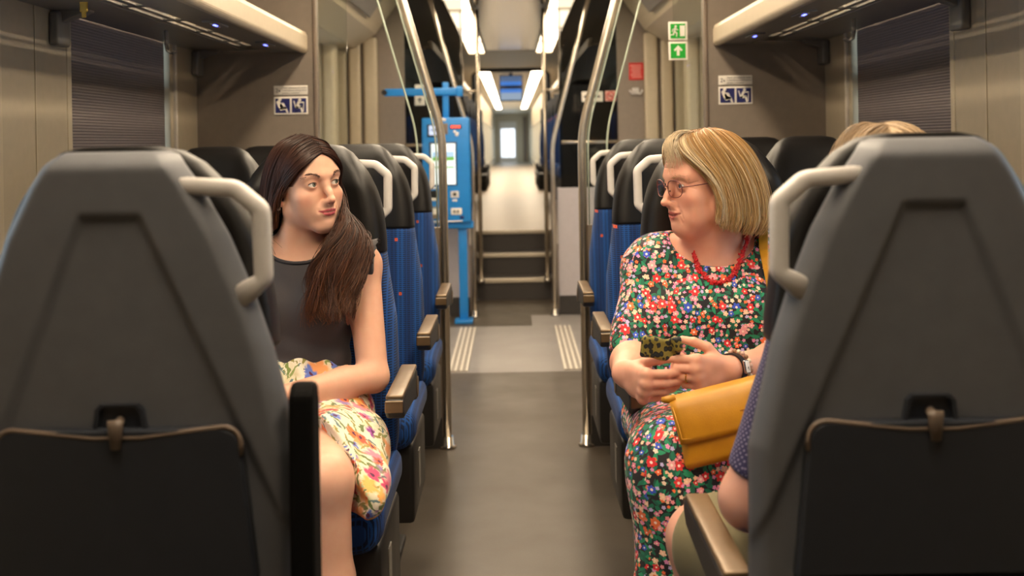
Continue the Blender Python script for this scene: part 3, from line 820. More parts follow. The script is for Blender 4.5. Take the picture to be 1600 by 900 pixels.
# a window-side seat has no aisle handle
pW = empty('train_seat')
for ch in pL.children:
    if ch.name.split('.')[0] not in ('grab_handle', 'box_label'): copy_tree(ch, pW)
import math as _m
rowname = ['beside the aisle, its backrest behind the brown-haired woman', 'second of the left row, with bronze armrest down', 'third of the left row, next to the grab rail']
rowname2 = ['beside the aisle, its backrest behind the woman in glasses', 'second of the right row, with bronze armrest end showing', 'third of the right row, next to the grab rail']
for i, y in enumerate(ROWS):
    seat_with_arm(pL, (-SX, y, 0), 0, 1, 'blue and black train seat '+rowname[i], 'aisle seats facing the camera')
    seat_with_arm(pR, (SX, y, 0), 0, -1, 'blue and black train seat '+rowname2[i], 'aisle seats facing the camera')
    for sx, nm in ((-1, 'left'), (1, 'right')):
        w = copy_tree(pW); w.location = (sx*.985, y, 0)
        tag(w, 'black-topped window seat %s the %s window blind' % (['of the nearest facing row under', 'of the middle facing row past', 'of the last row against the partition past'][i], nm), 'seat', 'window seats facing the camera')
fr1 = seat_with_arm(pR, (-.515, 1.425, 0), math.pi, -1, 'large grey seat back in the left foreground, black armrest folded up', 'foreground seats seen from behind', .238, True)
fr2 = seat_with_arm(pL, (.527, 1.40, 0), math.pi, 1, 'large grey seat back in the right foreground, bronze armrest down', 'foreground seats seen from behind', .225, False, -.045)
for s_ in (fr1, fr2):
    for ch in s_.children:
        if ch.name.startswith('backrest'): ch.scale.x = .92
        if ch.name.startswith('headrest'): ch.scale.x = .965
for s_ in [o for o in bpy.data.objects if o.name.startswith('train_seat') and o not in (fr1, fr2)]:
    for ch in s_.children:
        if ch.name.startswith('seat_shell'): ch.scale.x = .915
for p_ in (pL, pR, pW):
    for ch in list(p_.children_recursive): bpy.data.objects.remove(ch)
    bpy.data.objects.remove(p_)
# far saloon: simple seats
def far_seat_mesh():
    b = MB()
    pad(lv(list(np.linspace(.50, 1.06, 6)), BW, [(.5, .1), (1.1, .1)], [(.5, .02), (1.1, .02)]), 20) if False else None
    for levels, mi in ((lv(list(np.linspace(.50, 1.05, 7)), BW, [(.5, .1), (1.1, .1)], [(.5, .02), (1.1, .02)]), 0), (lv([1.05, 1.1, 1.16, 1.22, 1.27, 1.295], HW, [(1.04, .1), (1.3, .05)], [(1.04, .02), (1.3, .0)]), 1)):
        q = pad(levels, 20); b.add(q.v, q.f, True, mi)
    b.rbox((0, -.34, .51), (.46, .46, .12), .04, 3, mi=0); b.rbox((0, -.0+.0, .82), (.40, .03, .86), .012, 2, mi=2); b.rbox((0, -.3, .23), (.12, .3, .46), .02, 2, mi=2)
    return b
fs = None
for sx, nm in ((-1, 'left'), (1, 'right')):
    for r_i, y in enumerate([9.25]+[10.9+1.0*k for k in range(6)]):
        for x in (.62, 1.095):
            if fs is None: fs = far_seat_mesh().build('train_seat', [M['fab'], M['leather'], M['shell']]); o = fs
            else: o = fs.copy(); COL.objects.link(o)
            o.location = (sx*x, y, .52); o.rotation_euler.z = math.pi if r_i == 0 else 0
            if y < 10: lb, g = 'dark seat seen through the smoked glass beside the stairs on the %s, %s place' % (nm, 'aisle' if x < 1 else 'window'), 'seats behind the smoked glass'
            else: lb, g = 'blurred blue and black seat of the raised saloon on the %s side' % nm, 'far seats of the raised saloon on the '+nm
            tag(o, lb, 'seat', g)
lb_ = None
for sx, nm in ((-1, 'left'), (1, 'right')):
    for y in (17.6, 18.6, 19.6):
        if lb_ is None:
            b = MB(); b.rbox((0, 0, .23), (.36, .5, .10), .03, 3); b.rbox((0, .22, .20), (.34, .07, .40), .03, 3); b.rbox((0, .05, .1), (.12, .3, .2), .02, 2)
            lb_ = b.build('bench', M['leather']); o = lb_
        else: o = lb_.copy(); COL.objects.link(o)
        o.location = (sx*.58, y, .52); tag(o, 'low dark bench beyond the portal on the %s side of the far aisle' % nm, 'bench', 'low benches beyond the portal on the '+nm)
# ================================================================ people
RNG = np.random.default_rng(7)
def c255(*c): return np.array([lin(x/255) for x in c])
def skin_mat(name, rough=.46):
    t = NT(name); at = t.n('ShaderNodeAttribute', attribute_name='Col')
    nz = t.noise(t.coord(), 55, 4)[0]; n2 = t.noise(t.coord(), 900, 2)[0]
    c = t.mix(t.m2('MULTIPLY', t.m2('SUBTRACT', nz, .35, clamp=True), .35), at.outputs[0], rgb(214, 120, 96))
    t.put(t.b.inputs['Base Color'], c)
    t.set(Roughness=rough, Specular_IOR_Level=.35, Subsurface_Weight=.12, Subsurface_Radius=(.010, .004, .002), Subsurface_Scale=1.0)
    t.bump(n2, .10, .0006); return t.m
def vcol_mat(name, rough=.4, **kw):
    t = NT(name); at = t.n('ShaderNodeAttribute', attribute_name='Col'); t.put(t.b.inputs['Base Color'], at.outputs[0])
    t.set(Roughness=rough, **kw); return t.m
M['skin'] = skin_mat('skin'); M['hair'] = vcol_mat('hair_strands', .42, Specular_IOR_Level=.45)
M['eye'] = vcol_mat('eye_ball', .12, Coat_Weight=.6)
M['lash'] = pm('eyelash_dark', rgb(36, 22, 18), .6, var=.05)

# ---- a head in its own frame: front -Y, up Z, eye line at z = 0
def head(S, Mh, age=0.0, smile=1.0, fat=0.0, mouth_open=0.0, nose=1.0):
    S.M = Mh
    A = np.array(Mh)
    def land(pts, off, fwd=True):
        """local points moved along local Y onto the sculpted skin, off metres above it; returned in local frame"""
        q = np.array(pts, float) @ A[:3, :3].T + A[:3, 3]; dv = A[:3, :3] @ np.array((0, -1., 0))
        for _ in range(12): q = q+dv*(-(S.at(q)-np.asarray(off)))[:, None]*.8*1.0
        return (q-A[:3, 3]) @ A[:3, :3]
    S.ell((0, .010, .032), (.069, .092, .080), .02)
    S.ell((0, -.026, -.026), (.0560+.004*fat, .0590, .074), .03)
    S.ell((0, -.034, .035), (.057, .058, .055), .03)                      # forehead
    S.ell((0, -.0665, -.0955), (.0175+.005*fat, .0180, .0150), .028)      # chin
    for s in (-1, 1):
        S.cap((s*(.0485+.002*min(fat, 0)), .002, -.056), (s*.014, -.064, -.100), .012+.005*fat, .0115, .030)     # jaw
        S.ell((s*.0405, -.057, -.028), (.021, .019, .016+.003*fat), .026)     # cheekbone
        S.ell((s*.0345, -.0505, -.054), (.0195+.005*max(fat, 0), .0185, .024), .032)
        S.cap((s*.012, -.0865, .0160), (s*.042, -.0725, .0185), .0078, .0075, .022)         # brow
        S.ell((s*.0318, -.0950, -.0020), (.0170, .0150, .0115), .016, (0, 0, s*14), 's')       # socket
        S.ell((s*.0315, -.0748, 0), (.0139, .0139, .0134), .0075)             # lids
    # nose
    S.chain([(0, -.0845, .012), (0, -.0915, -.004), (0, -.1010, -.022), (0, -.1075*nose, -.0375)], [.0056, .0052, .0058, .0066], .013)
    S.ell((0, -.1085*nose, -.0395), (.0074, .0080, .0068), .008)
    for s in (-1, 1):
        S.ell((s*.0092, -.0985, -.0425), (.0052, .0082, .0054), .008)
    S.ell((0, -.090, -.047), (.012, .012, .007), .008)
    # mouth
    S.ell((0, -.0770, -.0665), (.026, .0150, .018), .020)
    up = .0026*smile
    Lu = [(s_*x, -.09, z) for s_, x, z in ((-1, .0235, -.0676+up), (-1, .014, -.0655+.35*up), (-1, .0045, -.0632), (1, 0, -.0640), (1, .0045, -.0632), (1, .014, -.0655+.35*up), (1, .0235, -.0676+up))]
    Ll = [(x, -.09, z) for x, z in ((-.0215, -.0686+up), (-.0115, -.0720), (0, -.0736-.9*mouth_open), (.0115, -.0720), (.0215, -.0686+up))]
    Lm = [(x, -.09, z) for x, z in ((-.0245, -.0678+up), (-.013, -.0690+.2*up-mouth_open*.2), (0, -.0687-.4*mouth_open), (.013, -.0690+.2*up-mouth_open*.2), (.0245, -.0678+up))]
    ru = np.array([.0012, .0026, .0034, .0032, .0034, .0026, .0012]); rl = np.array([.0010, .0034, .0046, .0034, .0010])
    Lu = land(Lu, -ru+np.array([0, .0012, .0020, .0018, .0020, .0012, 0])); Ll = land(Ll, -rl+np.array([0, .0016, .0026, .0016, 0]))
    S.chain(Lu, list(ru), .0040); S.chain(Ll, list(rl), .0045)
    Lm = land(Lm, .0002); mo = .0008+mouth_open*.55
    S.chain(Lm, [.0007, mo, mo*1.2, mo, .0007], .0026, 's')
    for s in (-1, 1):
        c = land([(s*.0262, -.08, -.0668+up)], .0012)[0]; S.ell(c, (.0026, .0026, .0036), .006, (0, 0, 0), 's')   # corner
        c = land([(s*.0058, -.095, -.0505)], .0)[0]
        S.ell((s*.0056, -.1020, -.0478), (.0022, .0040, .0022), .0018, (0, 0, s*18), 's')  # nostril
    c = land([(0, -.09, -.0555)], .0020)[0]; S.ell(c, (.0026, .0028, .0060), .005, (0, 0, 0), 's')         # philtrum
    c = land([(0, -.09, -.0835)], .0022)[0]; S.ell(c, (.013, .0040, .0032), .010, (0, 0, 0), 's')         # crease over chin
    if age:
        for s in (-1, 1):
            g = land([(s*.0150, -.09, -.043), (s*.0220, -.085, -.052), (s*.0290, -.08, -.064), (s*.0320, -.075, -.078)], .0012)
            S.chain(g, [.0006, .0012, .0012, .0005], .0060, 's')
            g = land([(s*.020, -.085, -.0150), (s*.030, -.08, -.0185), (s*.042, -.07, -.0150)], .0010); S.chain(g, [.0006, .0014, .0006], .005, 's')
            g = land([(s*.026, -.08, -.074), (s*.028, -.075, -.088)], .0012); S.chain(g, [.0008, .0005], .006, 's')
            for dz in (-.004, .003): 
                g = land([(s*.050, -.06, dz), (s*.060, -.05, dz*2.4)], .0006); S.chain(g, [.0004, .0002], .003, 's')
            S.ell((s*.038, -.045, -.080), (.017, .022, .020), .026)               # jowl
        for z in (.040, .052):
            g = land([(-.03, -.08, z), (0, -.09, z+.002), (.03, -.08, z)], .0010); S.chain(g, [.0003, .0006, .0003], .004, 's')
        S.ell((0, -.028, -.106), (.032, .036, .020), .03)                           # under the chin
    # eye openings
    for s in (-1, 1):
        S.ell((s*.0318, -.0890, -.0012), (.0145, .0108, .0050 if not age else .0045), .0012, (0, s*-6, s*10), 's')
    # ears
    for s in (-1, 1):
        S.ell((s*.0690, .016, -.012), (.0065, .0150, .0270), .010, (10, 0, s*-16))
        S.ell((s*.0755, .013, -.008), (.0040, .0080, .0150), .004, (10, 0, s*-16), 's')
        S.ell((s*.0680, .0075, -.039), (.0050, .0068, .0080), .006)
    S.M = Matrix.Identity(4)
    return dict(u=Lu, l=Ll, m=Lm, ru=ru, rl=rl, mo=mo)

def polydist(p, pts):
    d = np.full(len(p), 9.0)
    for a, b in zip(pts[:-1], pts[1:]):
        a = np.array(a); b = np.array(b); ba = b-a; t = np.clip(((p-a) @ ba)/(ba @ ba), 0, 1)
        d = np.minimum(d, np.linalg.norm(p-a-t[:, None]*ba, axis=1))
    return d
def sm01(x): x = np.clip(x, 0, 1); return x*x*(3-2*x)
def paint_head(V, C, Mh, lips, flush, hairc, lp, hairline):
    q = (V-np.array(Mh.translation)) @ np.array(Mh.to_3x3())
    near = (np.linalg.norm(q, axis=1) < .17)
    p = q[near]; c = C[near]; fl = np.array([1, .35, 1.0])
    d = np.minimum(polydist(p*fl, lp['u']*fl)-.0030*(1-.55*np.clip(np.abs(p[:, 0])/.022, 0, 1)**2), polydist(p*fl, lp['l']*fl)-.0042*(1-.7*np.clip(np.abs(p[:, 0])/.021, 0, 1)**2))
    w = sm01((.0010-d)/.0016)*(p[:, 1] < -.06); c = c*(1-w[:, None])+lips*w[:, None]
    gap = polydist(p*fl, lp['m']*fl)
    w = sm01((.0008+lp['mo']*.8-gap)/.0010)*.7*(p[:, 1] < -.06); c = c*(1-w[:, None])+c255(96, 36, 34)*w[:, None]
    for s in (-1, 1):
        dd = np.linalg.norm((p-np.array([s*.045, -.066, -.036]))/np.array([.026, .03, .022]), axis=1)
        w = sm01(1-dd)*.55; c = c*(1-w[:, None])+flush*w[:, None]
    dd = np.linalg.norm((p-np.array([0, -.112, -.042]))/np.array([.016, .02, .014]), axis=1); w = sm01(1-dd)*.45; c = c*(1-w[:, None])+flush*w[:, None]
    # scalp takes the hair colour so that no skin shows between strands
    w = sm01(hairline(p)/.006); c = c*(1-w[:, None])+hairc*w[:, None]
    C[near] = c
    return C
def eyes(par, Mh, gaze, iris, age=0.0):
    """eyeballs, lashes: gaze = local direction"""
    for s in (-1, 1):
        g = Vector(gaze).normalized(); R = g.to_track_quat('Z', 'X').to_matrix()
        n, m = 40, 40; V = []; C = []
        for i in range(m+1):
            ph = math.pi*(i/m)**1.35
            for k in range(n):
                th = 2*math.pi*k/n; v = R @ Vector((math.sin(ph)*math.cos(th), math.sin(ph)*math.sin(th), math.cos(ph)))
                V.append(Mh @ (Vector((s*.0315, -.0745, 0))+v*.0126))
                a = math.degrees(ph)
                C.append(c255(8, 8, 9) if a < 11 else (iris*(.8+.4*((k*7) % 5)/5) if a < 25 else (iris*.35 if a < 28.5 else c255(240, 234, 228))))
        Q = np.array([(i*n+k, (i+1)*n+k, (i+1)*n+(k+1) % n, i*n+(k+1) % n) for i in range(m) for k in range(n)])
        link('eye', mesh_np('eye', V, Q, M['eye'], True, np.array(C)), par)
def brush(S, Mh, pts, n, ln, r, col, name, par, mat, dirfn, off=.0006, wid=.0022):
    """short hairs laid along a local curve on the skin (brows)"""
    cv = catmull(pts, n); Mw = np.array(Mh); V = []; Q = []
    W = cv @ Mw[:3, :3].T+Mw[:3, 3]
    J = RNG.normal(0, wid, (n, 3))*np.array([.4, .4, 1]); J = J @ Mw[:3, :3].T
    base = S.land(W+J, off)
    t01 = np.linspace(0, 1, n)
    dv = np.array([dirfn(a) for a in t01]) @ Mw[:3, :3].T
    tip = S.land(base+dv*ln, off*1.3)
    mid = S.land((base+tip)/2, off*1.6)
    b = MB()
    for a, m_, c in zip(base, mid, tip): b.tube([tuple(a), tuple(m_), tuple(c)], [r, r, r*.3], 4, cap=False)
    return b.build(name, mat, par)

def hand(S, wrist, d, n, side, curls, size=1.0, fat=1.0, spread=.0, thumb=None, thumb_len=1.0):
    """five-fingered hand: d towards the fingers, n out of the palm; side +1 right, -1 left"""
    w = np.array(wrist, float); d = np.array(d, float); d /= np.linalg.norm(d)
    n = np.array(n, float); n -= d*(n @ d); n /= np.linalg.norm(n)
    t = np.cross(d, n)*side                                             # towards the thumb
    off = [.0300, .0100, -.0100, -.0285]; pl = [.090, .094, .089, .081]
    seg = [(.043, .026, .021), (.047, .030, .022), (.043, .028, .021), (.034, .021, .019)]
    tips = []
    for i in range(4):
        o = off[i]*size
        base = w+d*.012*size+t*o*.55
        mcp = w+d*pl[i]*size+t*o-n*(.004 if i in (1, 2) else .001)*size
        r0 = (.0125, .0125, .012, .011)[i]*size*fat
        S.cap(base, mcp, r0*1.15, r0*.92, .012)
        p = mcp; a = 0; rf = np.array([.0094, .0086, .0079, .0068])*size*fat*(1 if i < 3 else .88)
        S.ell(mcp-n*.001, (r0*.95,)*3, .008)
        dirs = d+t*spread*(1.5-i)*.12; dirs /= np.linalg.norm(dirs)
        for j in range(3):
            a += math.radians(curls[i][j])
            v = dirs*math.cos(a)+n*math.sin(a); q = p+v*seg[i][j]*size
            S.cap(p, q, rf[j]*1.02, rf[j+1]*1.02, .0035); p = q
        tips.append((p, v))
    # heel of the thumb and the thumb itself
    td = thumb or [(.75, .55, .25), (.45, .85, .25), (.25, .95, .2)]
    p = w+d*.018*size+t*.018*size+n*.004*size
    S.ell(w+d*.040*size+t*.018*size+n*.010*size, (.019*size*fat,)*3, .014)
    S.ell(w+d*.040*size-t*.020*size+n*.008*size, (.018*size*fat,)*3, .014)
    for j, (L, r0, r1) in enumerate(((.044, .0125, .0108), (.033, .0105, .0095), (.027, .0095, .0076))):
        v = t*td[j][0]+d*td[j][1]+n*td[j][2]; v /= np.linalg.norm(v); q = p+v*L*size*thumb_len
        S.cap(p, q, r0*size*fat, r1*size*fat, .007 if j == 0 else .004); p = q
    tips.append((p, v))
    return tips, t
def nails(par, tips, n_away, S, size=1.0):
    for p, v in tips:
        R = Vector(v).to_track_quat('Y', 'Z').to_matrix()

def fold(X, Y, Z, amp, f=1.0, seed=0):
    r = np.random.default_rng(seed); out = 0
    for _ in range(6):
        k = r.normal(0, 1, 3); k /= np.linalg.norm(k); w = r.uniform(18, 60)*f
        out = out+np.sin(w*(k[0]*X+k[1]*Y+k[2]*Z)+r.uniform(0, 6))
    return out*amp/6
def cloth_obj(name, S, axs, mat, par, disp=None, cut=None, it=2):
    xs, ys, zs = axs; G = S.grid(xs, ys, zs)
    X, Y, Z = xs[:, None, None], ys[None, :, None], zs[None, None, :]
    if disp is not None: G = G+disp(X, Y, Z).astype(np.float32)
    if cut is not None: G = np.maximum(G, cut(X, Y, Z).astype(np.float32))
    V, Q = surfnet(G, xs, ys, zs); V = relax(V, Q, it)
    nrm = np.cross(V[Q[:, 2]]-V[Q[:, 0]], V[Q[:, 3]]-V[Q[:, 1]])
    a = np.abs(nrm); ax = a.argmax(1)
    me = mesh_np(name, V, Q, mat)
    L = V[Q]                                                               # (f,4,3)
    uv = np.where((ax == 1)[:, None, None], L[:, :, [0, 2]], np.where((ax == 0)[:, None, None], L[:, :, [1, 2]]+np.array([.37, 0]), L[:, :, [0, 1]]+np.array([0, .53])))
    u = me.uv_layers.new(name='UVMap'); u.data.foreach_set('uv', uv.astype(np.float32).ravel())
    return link(name, me, par)
def strands(name, par, guides, count, S, col, r=.0009, npts=34, jit=.006, wave=0.0, thick=(.001, .012), clump=14, tipthin=.35, seed=1, spread_root=.002, lenvar=.12, wave_f=2.5, gather=0.0):
    rg = np.random.default_rng(seed)
    G = np.stack([catmull(g, npts) for g in guides])                       # (g,n,3)
    s = rg.uniform(0, len(G)-1-1e-6, count); i = s.astype(int); f = (s-i)[:, None, None]; f = f*f*(3-2*f)*.5+f*.5
    Pn = G[i]*(1-f)+G[np.minimum(i+1, len(G)-1)]*f                          # (c,n,3)
    # vary length by re-sampling
    ln = 1-lenvar*rg.random(count)
    tt = np.linspace(0, 1, npts)[None, :]*ln[:, None]*(npts-1); ii = np.minimum(tt.astype(int), npts-2); ff = (tt-ii)[:, :, None]
    Pn = np.take_along_axis(Pn, ii[:, :, None], 1)*(1-ff)+np.take_along_axis(Pn, ii[:, :, None]+1, 1)*ff
    t = np.linspace(0, 1, npts)[None, :, None]
    cl = (s*clump).astype(int); nc = cl.max()+1
    if gather:
        sc_ = np.minimum((cl+.5)/clump, len(G)-1-1e-6); i2 = sc_.astype(int); f2 = (sc_-i2)[:, None, None]
        Pc = G[i2]*(1-f2)+G[np.minimum(i2+1, len(G)-1)]*f2; Pn = Pn*(1-gather*t**1.2)+Pc*gather*t**1.2
    coff = rg.normal(0, 1, (nc, 3)); cph = rg.uniform(0, 6.28, nc)
    Pn = Pn+rg.normal(0, 1, (count, 1, 3))*(spread_root+jit*t*.6)+coff[cl][:, None, :]*jit*t**1.2
    if wave:
        ph = cph[cl][:, None, None]+rg.normal(0, .5, (count, 1, 1)); wv = wave*t**1.6
        Pn = Pn+wv*np.concatenate([np.sin(wave_f*6.28*t+ph), np.cos(wave_f*6.28*t+ph*1.3)*.6, 0*t*ph], 2)
    off = rg.uniform(thick[0], thick[1], count)[:, None]*np.minimum(1, .25+1.6*np.linspace(0, 1, npts))[None, :]
    flat = Pn.reshape(-1, 3); flat = S.push(flat, off.ravel(), 3); Pn = flat.reshape(count, npts, 3)
    for _ in range(2): Pn[:, 1:-1] = Pn[:, 1:-1]*.5+(Pn[:, :-2]+Pn[:, 2:])*.25
    # tubes with three sides
    Tg = np.gradient(Pn, axis=1); Tg /= np.linalg.norm(Tg, axis=2)[:, :, None]+1e-9
    A = np.cross(Tg, np.array([.3, .9, .2])); A /= np.linalg.norm(A, axis=2)[:, :, None]+1e-9; B = np.cross(Tg, A)
    rad = r*(1-(1-tipthin)*np.linspace(0, 1, npts)**2)[None, :, None]*rg.uniform(.7, 1.3, (count, 1, 1))
    V = np.stack([Pn+rad*(A*math.cos(k*2.0944)+B*math.sin(k*2.0944)) for k in range(3)], 2)   # (c,n,3,3)
    idx = np.arange(count*npts*3).reshape(count, npts, 3)
    Q = np.stack([np.stack([idx[:, :-1, k], idx[:, :-1, (k+1) % 3], idx[:, 1:, (k+1) % 3], idx[:, 1:, k]], -1) for k in range(3)], 2).reshape(-1, 4)
    C = col(s, np.linspace(0, 1, npts), rg, cl)                              # (c,n,3)
    C = np.repeat(C[:, :, None, :], 3, 2).reshape(-1, 3)
    return link(name, mesh_np(name, V.reshape(-1, 3), Q, M['hair'], True, C), par)

# ---------------------------------------------------------------- printed cloths
def uvvec(t): 
    u = t.n('ShaderNodeUVMap'); return u.outputs[0]
def flower(t, vec, scale, off, R, petals, cols, prob, c0, center=None, depth=.38, soft=None):
    v = t.n('ShaderNodeTexVoronoi', voronoi_dimensions='2D'); v.inputs['Scale'].default_value = scale; v.inputs['Randomness'].default_value = .85
    vv = t.vm('ADD', vec, off); t.put(v.inputs['Vector'], vv)
    d = t.vm('SUBTRACT', vv, v.outputs['Position']); X, Y, _ = t.xyz(d)
    r = t.vm('LENGTH', t.comb(X, Y)); cr, cg, cb = t.xyz(v.outputs['Color'])
    th = t.m2('ADD', t.m2('ARCTAN2', Y, X), t.m2('MULTIPLY', cg, 6.28))
    pet = t.m2('ABSOLUTE', t.m2('COSINE', t.m2('MULTIPLY', th, petals/2)))
    lim = t.m2('MULTIPLY', t.m2('MULTIPLY_ADD', pet, depth, 1-depth), t.m2('MULTIPLY_ADD', cb, .35*R, .75*R))
    mask = t.m2('MULTIPLY', t.m2('LESS_THAN', r, lim), t.m2('LESS_THAN', cg, prob))
    if soft: mask = t.m2('MULTIPLY', t.m2('DIVIDE', t.m2('SUBTRACT', lim, r), soft, clamp=True), t.m2('LESS_THAN', cg, prob))
    col = t.ramp(cr, [(i/len(cols), c) for i, c in enumerate(cols)], True)
    if center: col = t.mix(t.m2('LESS_THAN', r, R*.24), col, center)
    return t.mix(mask, c0, col)
def leaf(t, vec, scale, off, a, b, cols, prob, c0):
    v = t.n('ShaderNodeTexVoronoi', voronoi_dimensions='2D'); v.inputs['Scale'].default_value = scale
    vv = t.vm('ADD', vec, off); t.put(v.inputs['Vector'], vv)
    d = t.vm('SUBTRACT', vv, v.outputs['Position']); X, Y, _ = t.xyz(d); cr, cg, cb = t.xyz(v.outputs['Color'])
    an = t.m2('MULTIPLY', cb, 6.28); co, si = t.m2('COSINE', an), t.m2('SINE', an)
    x = t.m2('ADD', t.m2('MULTIPLY', X, co), t.m2('MULTIPLY', Y, si)); y = t.m2('SUBTRACT', t.m2('MULTIPLY', Y, co), t.m2('MULTIPLY', X, si))
    bb = t.m2('MULTIPLY', t.m2('SUBTRACT', 1.0, t.m2('POWER', t.m2('DIVIDE', t.m2('ABSOLUTE', x), a), 1.5), clamp=True), b)
    mask = t.m2('MULTIPLY', t.m2('LESS_THAN', t.m2('ABSOLUTE', y), bb), t.m2('LESS_THAN', cg, prob))
    return t.mix(mask, c0, t.ramp(cr, [(i/len(cols), c) for i, c in enumerate(cols)], True))
def dress_mat():
    t = NT('floral_dress_print'); v = uvvec(t); v = t.comb(*t.xyz(v)[:2])
    c = rgb(24, 19, 24)
    gr = [rgb(16, 112, 82), rgb(24, 138, 96), rgb(12, 92, 70)]
    c0 = t.n('ShaderNodeRGB'); c0.outputs[0].default_value = c; c = c0.outputs[0]
    c = leaf(t, v, 62, (3.1, 1.2, 0), .012, .0042, gr, .9, c)
    c = leaf(t, v, 50, (1.7, 5.3, 0), .014, .0044, gr, .8, c)
    c = flower(t, v, 92, (7.3, 2.1, 0), .0046, 5, [rgb(240, 150, 160), rgb(242, 196, 160), rgb(236, 112, 60), rgb(190, 176, 220), rgb(244, 214, 190), rgb(226, 140, 190)], .50, c)
    c = flower(t, v, 64, (2.9, 8.4, 0), .0068, 5, [rgb(238, 108, 58), rgb(240, 160, 170), rgb(56, 84, 196), rgb(244, 200, 168), rgb(214, 40, 44), rgb(232, 130, 160)], .41, c, rgb(250, 226, 200))
    c = flower(t, v, 36, (5.5, 4.2, 0), .0110, 6, [rgb(214, 34, 40), rgb(222, 48, 50), rgb(48, 78, 196), rgb(214, 34, 40), rgb(240, 120, 66), rgb(240, 166, 172)], .42, c, rgb(255, 226, 214))
    t.put(t.b.inputs['Base Color'], c); t.set(Roughness=.75, Sheen_Weight=.1); t.bump(t.noise(t.coord(), 700, 2)[0], .15, .001); return t.m
def skirt_mat():
    t = NT('watercolour_skirt_print'); v = uvvec(t); v = t.comb(*t.xyz(v)[:2])
    nz = t.noise(v, 60, 3)[1]; v = t.vm('ADD', v, t.vm('SCALE', t.vm('SUBTRACT', nz, (.5, .5, .5)), sc=.020))
    n2 = t.noise(v, 14, 3)[0]
    c = t.ramp(n2, [(.30, rgb(206, 190, 140)), (.45, rgb(240, 230, 206)), (.6, rgb(236, 222, 196)), (.75, rgb(186, 190, 130))])
    c = leaf(t, v, 34, (3.1, 1.2, 0), .026, .0032, [rgb(120, 136, 66), rgb(150, 140, 70), rgb(96, 120, 120)], .85, c)
    c = leaf(t, v, 26, (6.1, 9.2, 0), .030, .0036, [rgb(140, 150, 80), rgb(108, 124, 70)], .8, c)
    c = flower(t, v, 17, (2.2, 3.7, 0), .030, 5, [rgb(240, 150, 120), rgb(244, 176, 90), rgb(226, 130, 150), rgb(240, 160, 96), rgb(150, 120, 180)], .75, c, None, .35, .012)
    c = flower(t, v, 23, (8.8, 1.1, 0), .019, 5, [rgb(222, 72, 60), rgb(150, 60, 150), rgb(236, 120, 60), rgb(98, 120, 200), rgb(220, 70, 110), rgb(226, 90, 60)], .55, c, rgb(90, 30, 70), .3, .006)
    t.put(t.b.inputs['Base Color'], c); t.set(Roughness=.7, Sheen_Weight=.1); t.bump(t.noise(t.coord(), 500, 2)[0], .12, .001); return t.m
def dot_mat():
    t = NT('navy_dotted_shirt'); v = uvvec(t); X, Y, _ = t.xyz(v)
    a = t.m2('FRACT', t.m2('ADD', t.m2('DIVIDE', t.m2('ADD', X, Y), .0100), 300)); b = t.m2('FRACT', t.m2('ADD', t.m2('DIVIDE', t.m2('SUBTRACT', X, Y), .0100), 300))
    r = t.vm('LENGTH', t.comb(t.m2('SUBTRACT', a, .5), t.m2('SUBTRACT', b, .5)))
    c = t.mix(t.m2('LESS_THAN', r, .22), rgb(50, 46, 82), rgb(140, 132, 158))
    t.put(t.b.inputs['Base Color'], c); t.set(Roughness=.8); t.bump(t.noise(t.coord(), 600, 2)[0], .15, .001); return t.m
def knit_mat(name, c1, c2, sc=700):
    t = NT(name); n1 = t.noise(t.coord(), sc, 2)[0]; n2 = t.noise(t.coord(), 12, 3)[0]
    t.put(t.b.inputs['Base Color'], t.mix(t.m2('ADD', t.m2('MULTIPLY', n1, .6), t.m2('MULTIPLY', n2, .4)), c1, c2)); t.set(Roughness=.85, Sheen_Weight=.12); t.bump(n1, .25, .001); return t.m
M['dress'] = dress_mat(); M['skirt'] = skirt_mat(); M['dots'] = dot_mat()
M['blouse'] = knit_mat('grey_jersey', rgb(46, 43, 46), rgb(66, 62, 65)); M['khaki'] = knit_mat('khaki_twill', rgb(96, 88, 58), rgb(124, 114, 80))
M['shoe'] = pm('shoe_leather', rgb(40, 32, 28), .5)

def body_mesh(S, axs, mat, name, par, base, paint=None, cut=None, it=1):
    xs, ys, zs = axs; G = S.grid(xs, ys, zs)
    if cut is not None: G = np.maximum(G, cut(xs[:, None, None], ys[None, :, None], zs[None, None, :]).astype(np.float32))
    V, Q = surfnet(G, xs, ys, zs); V = relax(V, Q, it, .4)
    C = np.tile(base, (len(V), 1))
    if paint: C = paint(V, C)
    return link(name, mesh_np(name, V, Q, mat, True, C), par)
